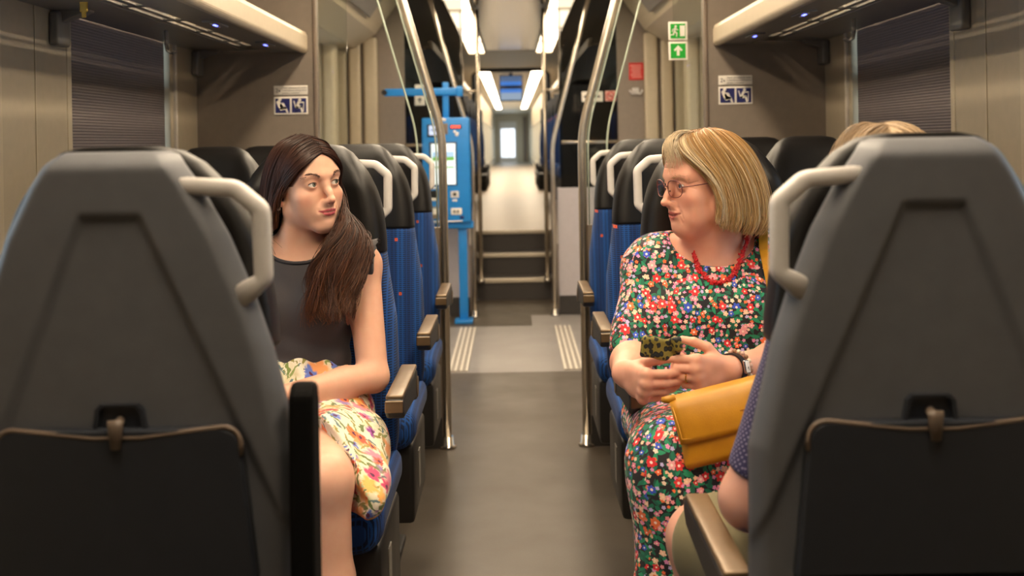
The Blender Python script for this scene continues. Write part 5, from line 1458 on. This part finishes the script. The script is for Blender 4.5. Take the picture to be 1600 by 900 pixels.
# wedding ring on the left hand (ring finger, first joint)
d = np.array((-.86, -.50, .03)); d /= np.linalg.norm(d); n = np.array((-.50, .86, 0)); n -= d*(n @ d); n /= np.linalg.norm(n); t_ = -np.cross(d, n)
mcp = aL[2]+np.array((-.006, -.004, 0))+d*.089*.92-t_*.0100*.92; a = math.radians(50); v = d*math.cos(a)+n*math.sin(a); c = mcp+v*.020
b = MB(); u = np.cross(v, t_); u /= np.linalg.norm(u); w2 = np.cross(v, u)
b.tube([tuple(c+.0114*(u*math.cos(2*math.pi*k/24)+w2*math.sin(2*math.pi*k/24))) for k in range(25)], .0017, 8)
rebase(b.build('ring', pm('gold', rgb(226, 178, 96), .2, 1), ld), lo_)

# ---- leopard pouch in her hands
Sp = Sdf(); pc = P(1032, 545, 2.285)
Sp.box(tuple(pc), (.088, .016, .046), .008, .01, (0, 10, 14)); Sp.box((pc.x+.034, pc.y-.004, pc.z+.010), (.022, .018, .034), .007, .012, (0, -10, 10))
t = NT('leopard_print'); v = t.n('ShaderNodeTexVoronoi'); v.inputs['Scale'].default_value = 85
nz = t.noise(t.coord(), 120, 2)[1]; t.put(v.inputs['Vector'], t.vm('ADD', t.coord(), t.vm('SCALE', nz, sc=.006)))
c = t.ramp(v.outputs['Distance'], [(0, rgb(40, 52, 54)), (.22, rgb(34, 42, 44)), (.36, rgb(22, 24, 22)), (.47, rgb(26, 28, 24)), (.53, rgb(136, 124, 50)), (1, rgb(116, 106, 44))]); t.put(t.b.inputs['Base Color'], c); t.set(Roughness=.6); M['leo'] = t.m
po = cloth_obj('pouch', Sp, (axis(pc.x-.08, pc.x+.08, .002), axis(pc.y-.04, pc.y+.04, .002), axis(pc.z-.05, pc.z+.05, .002)), M['leo'], None, lambda X, Y, Z: fold(X, Y, Z, .004, 3.5, 2))
tag(po, 'small olive leopard print pouch held between the hands of the woman in glasses', 'pouch')
# ---- mustard bag on her lap
bc = P(1112, 662, 2.15); bag = empty('handbag', bc); bag.rotation_euler = (math.radians(-10), math.radians(-14), math.radians(-4)); tag(bag, 'mustard yellow leather handbag with flap lying on the floral lap', 'handbag')
t = NT('mustard_leather'); nz = t.noise(t.coord(), 26, 4)[0]; t.put(t.b.inputs['Base Color'], t.mix(nz, rgb(172, 114, 14), rgb(202, 144, 26))); t.set(Roughness=.42); t.bump(t.noise(t.coord(), 500, 3)[0], .2, .001); M['must'] = t.m
def bulge(p):
    q = Vector(p); k = (1-(q.x/.115)**2)*(1-(q.z/.085)**2) if abs(q.x) < .115 and abs(q.z) < .085 else 0
    q.y *= 1+.7*max(0, k); q.x *= 1+.10*(-q.z/.07); return q
b = MB(); b.rbox((.030, 0, -.008), (.190, .036, .130), .014, 5, fn=bulge); bb = b.build('bag_body', M['must'], bag)
b = MB(); out = [(-.068, .066), (.128, .066), (.132, .0), (.126, -.016), (-.060, -.022), (-.070, -.008)]
V = [(x, -.034-.010*(1-(x-.03)**2/.01)*max(0, 1-((z-.01)/.07)**2), z) for x, z in out]
gx = 14; gz = 8; VV = []; FF = []
for i in range(gx+1):
    for j in range(gz+1):
        uu = i/gx; vv = j/gz; x = -.069+.200*uu; zt = .064; zb = -.022-.004*math.sin(math.pi*uu)+.006*uu
        z = zt+(zb-zt)*vv; y = -.020-.0145*math.sin(math.pi*min(1, vv*1.15)*.62)*(1-.45*(2*uu-1)**2)
        if j == 0: y = -.004
        VV.append((x*(1+.0*vv), y, z+(.004 if j == 0 else 0)))
for i in range(gx):
    for j in range(gz): a = i*(gz+1)+j; FF.append((a, a+1, a+gz+2, a+gz+1))
b.add(VV, FF, True); fl_ = b.build('flap', M['must'], bag); sm = fl_.modifiers.new('Solidify', 'SOLIDIFY'); sm.thickness = .003; sm.offset = 1
st_ = MB(); st_.tube([(x, y-.0008, z) for x, y, z in [(-.0655, -.026, .05), (-.064, -.032, .02), (-.064, -.031, -.012), (-.02, -.0325, -.020), (.05, -.0335, -.021), (.118, -.028, -.013)]], .0007, 5); st_.build('stitching', pm('stitch_tan', rgb(226, 170, 70), .6), fl_)
b = MB(); b.rbox((.062, -.0345, .012), (.012, .004, .008), .0015, 2); b.build('clasp', pm('brass', rgb(150, 100, 40), .3, .9), fl_)
cv = [tuple(bag.matrix_world.inverted() @ Vector(p)) for p in ()]
Mb = Matrix.Translation(bc) @ bag.rotation_euler.to_matrix().to_4x4(); Mi = Mb.inverted()
sp = [W(1215, 640, 2.25), W(1222, 560, 2.40), W(1212, 500, 2.475), W(1203, 440, 2.535), W(1194, 395, 2.60), W(1190, 372, 2.68), W(1190, 380, 2.76), W(1195, 430, 2.82)]
cp = catmull(sp, 40); cp = Sd.push(cp, .004, 4)
b = MB(); V = []
for i, p in enumerate(cp):
    tg = cp[min(i+1, 39)]-cp[max(i-1, 0)]; tg /= np.linalg.norm(tg); nr = Sd.grad(p[None])[0]; sd = np.cross(tg, nr); sd /= np.linalg.norm(sd)
    for a_, b_ in ((-1, 0), (1, 0), (1, 1), (-1, 1)): V.append(tuple(Mi @ Vector(p+sd*.0105*a_+nr*.0025*b_)))
b.add(V, [(i*4+k, i*4+(k+1) % 4, i*4+4+(k+1) % 4, i*4+4+k) for i in range(39) for k in range(4)]); b.build('shoulder_strap', M['must'], bag)
kn = MB(); e0 = Vector((-.070, -.012, .062)); kn.tube([e0+Vector((-.012, 0, .006)), e0+Vector((.0, -.002, .003)), e0+Vector((.014, 0, .004))], [.005, .008, .006], 10); kn.build('strap_tab', M['must'], bag)
# ================================================================ the man in the right foreground seat, seen from behind
mn = empty('person', (.60, 1.68, 0)); tag(mn, 'man in navy dotted shirt and khaki shorts, mostly hidden by the right foreground seat', 'person')
mo_ = Vector((-.60, -1.68, 0)); SKM = c255(206, 156, 136)
Mm = Matrix.Translation((.585, 1.735, 1.202)) @ rotz(172)
S = Sdf()
def torsoM(S, t):
    S.ell((.60, 1.70, .92), (.165+t, .110+t, .18+t), .04); S.cap((.465, 1.69, 1.02), (.745, 1.69, 1.02), .050+t, None, .06)
    S.ell((.59, 1.72, .76), (.155+t, .13+t, .15+t), .06); S.ell((.585, 1.715, .66), (.175+t, .125+t, .11+t), .06)
    S.cap((.60, 1.69, 1.08), (.48, 1.69, 1.04), .036+t, .034+t, .05); S.cap((.60, 1.69, 1.08), (.73, 1.69, 1.04), .036+t, .034+t, .05)
sh, el, wr = np.array((.462, 1.670, 1.015)), np.array((.356, 1.690, .745)), np.array((.470, 1.925, .725))
sh2, el2, wr2 = np.array((.765, 1.69, 1.015)), np.array((.82, 1.70, .76)), np.array((.72, 1.93, .735))
torsoM(S, 0)
for a, b, c in ((sh, el, wr), (sh2, el2, wr2)):
    S.cap(a, b, .052, .044, .03); S.cap(b, b*.6+c*.4, .045, .043, .02); S.cap(b*.6+c*.4, c, .043, .029, .02)
S.cap((.595, 1.70, 1.06), np.array(Mm @ Vector((0, .02, -.06))), .062, .058, .03)
kL, aLm = np.array((.338, 2.035, .560)), np.array((.35, 2.00, .10)); kR, aRm = np.array((.68, 2.08, .60)), np.array((.68, 2.05, .10))
S.cap((.46, 1.72, .62), kL, .090, .062, .04); S.cap(kL, aLm, .058, .038, .03); S.cap((.67, 1.72, .64), kR, .090, .062, .04); S.cap(kR, aRm, .058, .038, .03)
lpM = head(S, Mm, 1, .3, .6, 0)
hand(S, wr, (.35, .9, -.25), (.2, .25, -.95), -1, [(20, 24, 16)]*4, 1.05, 1.1); hand(S, wr2, (-.35, .9, -.25), (-.2, .25, -.95), 1, [(20, 24, 16)]*4, 1.05, 1.1)
h0 = np.array(Mm.translation)
axM = (axis(.25, .92, .006, [(.29, .46, .003), (h0[0]-.1, h0[0]+.1, .003)]), axis(1.52, 2.20, .006, [(1.64, 1.86, .003)]), axis(.06, 1.34, .006, [(.66, .82, .003), (h0[2]-.12, h0[2]+.12, .003)]))
bm = body_mesh(S, axM, M['skin'], 'body', mn, SKM, lambda V, C: paint_head(V, C, Mm, c255(190, 120, 108), c255(214, 130, 110), c255(150, 132, 108), lpM, lambda p: np.where(p[:, 2] > .0, np.maximum(p[:, 1]+.02, p[:, 2]-.06), p[:, 1]-.02)))
rebase(bm, mo_); eyes(bm, Mm, (0, -1, 0), c255(96, 116, 130))
Sm = Sdf(); torsoM(Sm, .009)
for a, b in ((sh, el), (sh2, el2)): Sm.cone(a, a+(b-a)*.87, .064, .054, .04, .006)
o = cloth_obj('shirt', Sm, (axis(.26, .92, .0045), axis(1.53, 1.90, .0045), axis(.55, 1.14, .0045)), M['dots'], mn, lambda X, Y, Z: fold(X, Y, Z, .005, .9, 31), lambda X, Y, Z: np.maximum(.085-np.sqrt((X-.60)**2+(Y-1.70)**2+((Z-1.10)/.8)**2), .60-Z)); rebase(o, mo_)
St = Sdf(); St.ell((.585, 1.72, .655), (.19, .14, .12), .05)
for a, k in (((.46, 1.72, .62), kL), ((.67, 1.72, .64), kR)): St.cone(a, np.array(a)*.12+k*.88, .104, .086, .05, .008)
o = cloth_obj('shorts', St, (axis(.26, .80, .005), axis(1.55, 2.14, .005), axis(.48, .80, .005)), M['khaki'], mn, lambda X, Y, Z: fold(X, Y, Z, .009, .9, 33), lambda X, Y, Z: Z-.74+0*X+0*Y); rebase(o, mo_)
for x, y in ((.385, 2.02), (.68, 2.08)):
    s_ = MB(); s_.rbox((x, y, .05), (.10, .28, .10), .04, 4); rebase(s_.build('shoe', M['shoe'], mn), mo_)
def LM(x, y, z): return np.array(Mm @ Vector((x, y, z)))
def col_m(s, t, rg, cl): return c255(178, 152, 120)[None, None]*np.ones((1, len(t), 1))*rg.uniform(.6, 1.25, len(s))[:, None, None]
Sh3 = Sdf(); Sh3.ops = list(S.ops)
for s in (-1, 1):
    gd = [[LM(0, -.078, .086), LM(s*.02, -.05, .108), LM(s*.05, -.02, .092), LM(s*.074, .0, .05), LM(s*.078, .01, .015)],
          [LM(0, -.03, .112), LM(s*.03, .0, .112), LM(s*.06, .02, .086), LM(s*.078, .036, .04), LM(s*.078, .044, -.01)],
          [LM(0, .03, .112), LM(s*.025, .06, .098), LM(s*.05, .084, .06), LM(s*.058, .096, .01), LM(s*.05, .098, -.05)],
          [LM(0, .07, .09), LM(s*.006, .095, .06), LM(s*.008, .106, .02), LM(s*.008, .106, -.03), LM(s*.006, .098, -.07)]]
    h = strands('hair', mn, gd, 900, Sh3, col_m, .0009, 22, .005, .003, (.001, .010), 12, .4, 40+s, lenvar=.3); rebase(h, mo_)
# ================================================================ ticket machine beside the stairs
def PR(px, py, Y): return P(px, py, Y)
YM = 7.95; tm0 = P(697, 222, YM).x
tm = empty('ticket_machine', (tm0, YM, 0)); tag(tm, 'blue ticket machine on a slim post, with lit screen and side arm', 'ticket machine')
def mz(py): return 1.3-(py-222-1.9)*YM/F
def mx_(px): return (px-697)*YM/F
zt, zb = mz(184), mz(348); hw = .172
b = MB(); b.rbox((0, .05, (zt+zb)/2), (2*hw, .16, zt-zb), .012, 3); cab = b.build('cabinet', M['blue'], tm)
yf = -.031
def plate(name, px0, py0, px1, py1, mat, par, dy=0.0, r=.004, d=.006):
    x0, x1, z0, z1 = mx_(px0), mx_(px1), mz(py1), mz(py0)
    b = MB(); b.rbox(((x0+x1)/2, yf-dy, (z0+z1)/2), (x1-x0, d, z1-z0), min(r, (z1-z0)/2.2), 2); return b.build(name, mat, par)
sc = plate('screen_bezel', 671, 222, 714, 290, M['black'], tm)
M['scrw'] = em('screen_white', rgb(238, 244, 240), 1.15); M['scrg'] = em('screen_green', rgb(120, 186, 70), .8); M['scrs'] = em('screen_sky', rgb(176, 206, 236), .9)
plate('screen_display', 674, 224.5, 711.5, 288, M['scrw'], sc, .003)
b = MB()
for (a, c, d, e, m) in ((676, 237, 709.5, 245, 1), (676, 245, 709.5, 251, 0), (676, 260, 709.5, 262.5, 0)):
    x0, x1, z0, z1 = mx_(a), mx_(d), mz(e), mz(c); b.box(((x0+x1)/2, yf-.0065, (z0+z1)/2), (x1-x0, .001, z1-z0), mi=m)
b.build('screen_picture', [M['scrg'], M['scrs']], sc)
q = plate('small_display', 668, 194, 685, 214, M['black'], tm); plate('small_display_glass', 671, 196, 684, 211, em('screen_lilac', rgb(214, 220, 250), 1.0), q, .003)
b = MB()
for i, x in enumerate((675, 678, 681)): b.box((mx_(x), yf-.0068, mz(203)), (.006, .001, .016 if i != 1 else .024))
b.build('display_digits', M['navy'], q)
q = plate('led_display', 704, 195, 722, 202, M['black'], tm)
b = MB()
for i in range(5): b.box((mx_(706.5+3*i), yf-.004, mz(198.5)), (.009, .001, .016))
b.build('led_digits', M['ledred'], q)
plate('notice_sticker', 692, 193, 700.5, 210, M['trimbr'], tm)
def emblem(pts, name):
    b = MB()
    for (px, py, w, h, rot) in pts: b.rbox((mx_(px), yf-.002, mz(py)), (w*YM/F, .003, h*YM/F), .002, 2, rot=Matrix.Rotation(math.radians(rot), 3, 'Y'))
    return b.build(name, M['signw'], tm)
emblem([(711, 206, 3.5, 4, 20)], 'contactless_mark'); emblem([(714.5, 210, 4.5, 6, 20)], 'contactless_mark'); emblem([(694.5, 187, 6, 4, 20)], 'contactless_mark')
q = plate('card_slot', 667, 297, 684, 312, M['black'], tm); plate('slot_lip', 668, 309, 683, 313, M['signw'], q, .006)
q = plate('cash_slot', 667, 322, 684, 340, M['rack'], tm); plate('slot_lip', 675, 325, 684, 335, M['signw'], q, .004); plate('cash_tray', 669, 334, 684, 341, M['trimbr'], q, .006)
q = plate('card_reader', 703, 298.5, 716, 309, M['handle'], tm); plate('reader_eye', 707, 301, 712, 306, M['black'], q, .003)
emblem([(707, 313, 3, 3, 0), (711, 313, 4, 3.4, 0)], 'reader_mark')
q = plate('payment_pad', 703, 325, 720, 335.5, M['signw'], tm, 0, .02)
plate('pad_symbol', 706.5, 328, 710.5, 332.5, M['rack'], q, .003); plate('pad_symbol', 712, 328, 716, 332.5, M['rack'], q, .003)
plate('corner_sticker', 717, 337, 723.5, 342, M['navy'], tm)
# lettering strip under the pad and over the slots
def words_(txt, x, y, z, size, mat, name, par, depth=.0006, align='CENTER', parloc=None):
    cu = bpy.data.curves.new(name, 'FONT'); cu.body = txt; cu.size = size; cu.extrude = depth; cu.align_x = align; cu.align_y = 'CENTER'
    ob = bpy.data.objects.new('tmp_text', cu); COL.objects.link(ob)
    dg = bpy.context.evaluated_depsgraph_get(); dg.update(); me = bpy.data.meshes.new_from_object(ob.evaluated_get(dg)); bpy.data.objects.remove(ob)
    me.name = name; me.materials.clear(); me.materials.append(mat); o = link(name, me, par); o.location = (x, y, z); o.rotation_euler = (math.pi/2, 0, 0); return o
plate('lettering_strip', 698, 344.5, 721, 346.5, M['signw'], tm, -.0015); plate('lettering_strip', 672, 344.5, 688, 346.5, M['signw'], tm, -.0015); plate('lettering_strip', 672, 292.5, 684, 294.5, M['signw'], tm, -.0015)
px = mx_(720)
b = MB(); b.rbox((px, .05, zb/2), (.062, .05, zb), .006, 2); b.rbox((px+.0, .03, .012), (.13, .16, .024), .006, 2); b.rbox((px-.06, .05, zb-.02), (.28, .10, .05), .008, 2); b.build('post', M['blue'], tm)
zp = mz(143); b = MB(); b.rbox((mx_(697), .05, (zt+zp+.06)/2), (.045, .045, zp+.06-zt+.02), .006, 2)
b.rbox(((mx_(601)+mx_(722))/2, .03, zp), (mx_(722)-mx_(601), .03, .055), .008, 2); b.rbox((mx_(719), .03, zp), (.05, .05, .075), .01, 2); b.build('mast_and_arm', M['blue'], tm)
b = MB(); b.tube([(mx_(602), -.02, zp), (mx_(602), .06, zp)], .02, 14); b.build('arm_end', M['black'], tm)

# ================================================================ signs
def capsule2(p, q, r0, r1=None, n=10):
    """flat pill between two points (x, z)"""
    r1 = r0 if r1 is None else r1
    a = math.atan2(q[1]-p[1], q[0]-p[0]); o = []
    for k in range(n+1): t_ = a+math.pi/2+math.pi*k/n; o.append((p[0]+r0*math.cos(t_), p[1]+r0*math.sin(t_)))
    for k in range(n+1): t_ = a-math.pi/2+math.pi*k/n; o.append((q[0]+r1*math.cos(t_), q[1]+r1*math.sin(t_)))
    return o
def picto(name, shapes, s, cx, cz, y, mat, par, d=.0012):
    b = MB()
    for sh in shapes:
        if len(sh) == 3 and not isinstance(sh[0], tuple): out = [(sh[0]+sh[2]*math.cos(2*math.pi*k/20), sh[1]+sh[2]*math.sin(2*math.pi*k/20)) for k in range(20)]
        elif isinstance(sh, dict): out = sh['poly']
        else: out = capsule2(*sh)
        b.prism([(cx+x*s, cz+z*s) for x, z in out], 1, y-d, y)
    return b.build(name, mat, par)
SEATED = [(-.18, .40, .105), ((-.27, .22), (-.10, -.12), .12, .15), ((-.02, .02), (.02, -.10), .17, .16), ((-.10, -.22), (.16, -.16), .10, .10), ((.18, -.14), (.30, -.42), .075, .06)]
CANE = [(.05, .36, .10), ((-.02, .20), (-.14, -.06), .085, .085), ((-.14, -.12), (.12, -.08), .075, .075), ((.12, -.08), (.20, -.40), .065, .055), ((.02, .20), (.30, .20), .045, .04), ((.31, .20), (.28, -.38), .022, .022), ((-.33, .28), (-.22, -.12), .035, .035), ((-.22, -.14), (-.10, -.17), .03, .03)]
def priority(px, py, Y, nm):
    c = P(px, py, Y); root = empty('priority_sign', (c.x, Y, c.z)); k = Y/F
    tag(root, 'priority seating sign with two white figures on navy, on the %s taupe partition' % nm, 'sign', 'priority seating signs')
    b = MB(); b.rbox((0, 0, -.3*k*0-11*k), (53*k, .003, 28*k), .002, 2); b.build('picture_plate', M['signw'], root)
    b = MB(); b.rbox((0, 0, 13*k), (53*k, .003, 14.5*k), .002, 2); tp = b.build('text_plate', M['signw'], root)
    for dx, fg in ((-12.8, SEATED), (12.8, CANE)):
        b = MB(); b.box((dx*k, -.0018, -11*k), (22.5*k, .001, 22.5*k)); f = b.build('navy_field', M['navy'], root)
        picto('figure', fg, 24*k, dx*k, -11*k, -.0023, M['signw'], f)
    words_('2', -21.5*k, -.002, 12.5*k, 9*k, M['text'], 'numeral', tp)
    b = MB(); b.tube([(-17.5*k, -.0015, 12*k), (-17.5*k, -.0028, 12*k)], 1.3*k, 14); b.build('dot', M['text'], tp)
    for i, s_ in enumerate(('Miesta vyhradené pre osoby', 's obmedzenou schopnosťou', 'pohybu a orientácie')): words_(s_, -13*k, -.002, (16.8-4.1*i)*k, 3.3*k, M['text'], 'text_line', tp, align='LEFT')
priority(454.5, 154, YP-.027, 'left'); priority(1149, 138, YP-.027, 'right')
def small_sign(name, px, py, Y, w, h, mat, label, cat='sign', grp=None):
    c = P(px, py, Y); k = Y/F; root = empty(name, (c.x, Y, c.z)); tag(root, label, cat, grp)
    b = MB(); b.rbox((0, 0, 0), (w*k, .003, h*k), .002, 2); b.build('plate', mat, root); return root, k
RUN = [(-.02, .34, .085), ((-.05, .20), (-.12, -.02), .075, .07), ((-.05, .22), (.12, .08), .04, .035), ((-.06, .20), (-.25, .10), .04, .035), ((-.25, .10), (-.28, -.03), .035, .03), ((-.10, -.04), (.06, -.16), .06, .05), ((.06, -.16), (.04, -.38), .05, .04), ((-.13, -.04), (-.18, -.26), .06, .05), ((-.18, -.26), (-.38, -.28), .05, .04)]
r, k = small_sign('exit_sign', 1059, 48.5, YP-.012, 30, 29, M['signw'], 'green emergency exit sign with a running figure, above the arrow sign on the glass')
b = MB(); b.box((0, -.002, 0), (23.5*k, .001, 23*k)); g = b.build('green_field', M['green'], r)
picto('running_figure', RUN, 21*k, -3*k, 0, -.0025, M['signw'], g); picto('door_leaf', [{'poly': [(-.18, -.4), (.18, -.4), (.18, .4), (-.18, .4)]}], 21*k, 7*k, 0, -.0025, M['signw'], g)
r, k = small_sign('arrow_sign', 1059.5, 79.5, YP-.012, 30, 29, M['signw'], 'green sign with a white upward arrow, below the running figure sign on the glass')
b = MB(); b.box((0, -.002, 0), (23.5*k, .001, 23*k)); g = b.build('green_field', M['green'], r)
picto('arrow', [{'poly': [(-.10, -.36), (.10, -.36), (.10, .10), (.24, -.03), (.32, .08), (0, .40), (-.32, .08), (-.24, -.03), (-.10, .10)]}], 21*k, 0, 0, -.0025, M['signw'], g)
r, k = small_sign('notice_sign', 994, 111.5, 8.265, 23, 27, M['red'], 'red notice with faint pale lines on the right rear partition')
for i in range(6):
    b = MB(); b.box((-.5*k+(i % 2)*k, -.002, (9-3.6*i)*k), ((17-(i*5) % 4)*k, .001, 1.2*k)); b.build('text_line', M['redtx'], r)
h = MB(); c = P(993, 145, 8.265)
for s in (-1, 1): h.tube([(c.x+s*.005, 8.26, c.z+.02), (c.x+s*.03, 8.235, c.z-.012), (c.x+s*.048, 8.225, c.z+.018)], .007, 8)
h.rbox((c.x, 8.262, c.z+.012), (.05, .020, .05), .004, 2)
o = h.build('coat_hook', M['handle']); tag(o, 'pale double coat hook below the red notice on the right rear partition', 'coat hook')
r, k = small_sign('direction_sign', 925.5, 151, 8.285, 33, 16, M['signw'], 'white direction sign with small grey arrows, left of the red prohibition sign')
b = MB()
for x in (-9, 6): b.prism([((x-5)*k, 0), (x*k, 4*k), (x*k, 1.5*k), ((x+6)*k, 1.5*k), ((x+6)*k, -1.5*k), (x*k, -1.5*k), (x*k, -4*k)], 1, -.0032, -.002)
b.build('arrows', M['text'], r)
r, k = small_sign('prohibition_sign', 954, 150, 8.285, 17, 16, M['redtx'], 'small pink and white prohibition sign right of the direction arrows')
b = MB(); b.tube([(6*k*math.cos(2*math.pi*i/24), -.002, 6*k*math.sin(2*math.pi*i/24)) for i in range(25)], .9*k, 6); b.tube([(-4.2*k, -.002, 4.2*k), (4.2*k, -.002, -4.2*k)], .8*k, 6); b.build('red_ring', M['red'], r)
b = MB(); b.box((0, -.002, 0), (7*k, .001, 1.6*k)); b.build('symbol', M['text'], r)
r, k = small_sign('direction_sign', 656, 157, 8.285, 16, 16, M['signw'], 'white sign with a black upward arrow behind the blue machine arm')
picto('arrow', [{'poly': [(-.08, -.34), (.08, -.34), (.08, .08), (.26, .0), (.26, .12), (0, .36), (-.26, .12), (-.26, .0), (-.08, .08)]}], 12*k, 0, 0, -.0025, M['black'], r)
r, k = small_sign('sign_plate', 655, 136, 8.285, 14, 8, M['signw'], 'small blank white plate above the arrow sign behind the blue machine arm')
# ================================================================ light, camera
w = bpy.data.worlds.new('World'); SC.world = w; w.use_nodes = True
bg = w.node_tree.nodes['Background']
sky = w.node_tree.nodes.new('ShaderNodeTexSky'); sky.sky_type = 'HOSEK_WILKIE'; sky.turbidity = 6; sky.sun_direction = (.3, -.5, .8)
mx = w.node_tree.nodes.new('ShaderNodeMix'); mx.data_type = 'RGBA'; mx.inputs[0].default_value = .65
w.node_tree.links.new(sky.outputs[0], mx.inputs[6]); mx.inputs[7].default_value = (.86, .93, 1.0, 1)
w.node_tree.links.new(mx.outputs[2], bg.inputs[0]); bg.inputs[1].default_value = 2.0
cam = bpy.data.cameras.new('Camera'); co = bpy.data.objects.new('Camera', cam); COL.objects.link(co)
co.location = (0, 0, EYE); co.rotation_mode = 'XYZ'
co.matrix_world = Matrix.Translation((0, 0, EYE)) @ Matrix.Rotation(math.pi/2, 4, 'X') @ Matrix.Rotation(-ROLL, 4, 'Z')
cam.sensor_width = 36; cam.lens = 36*F/1600; cam.shift_y = -(450-222)/1600; cam.clip_start = .05; cam.clip_end = 200
cam.dof.use_dof = True; cam.dof.focus_distance = 2.62; cam.dof.aperture_fstop = 3.8
SC.camera = co
SC.view_settings.view_transform = 'Standard'; SC.view_settings.look = 'None'; SC.view_settings.gamma = 1; SC.view_settings.use_curve_mapping = False
SC.view_settings.exposure = 0.5
SC.cycles.max_bounces = 8; SC.cycles.transparent_max_bounces = 16; SC.cycles.use_denoising = True
SC.cycles.sample_clamp_indirect = 4
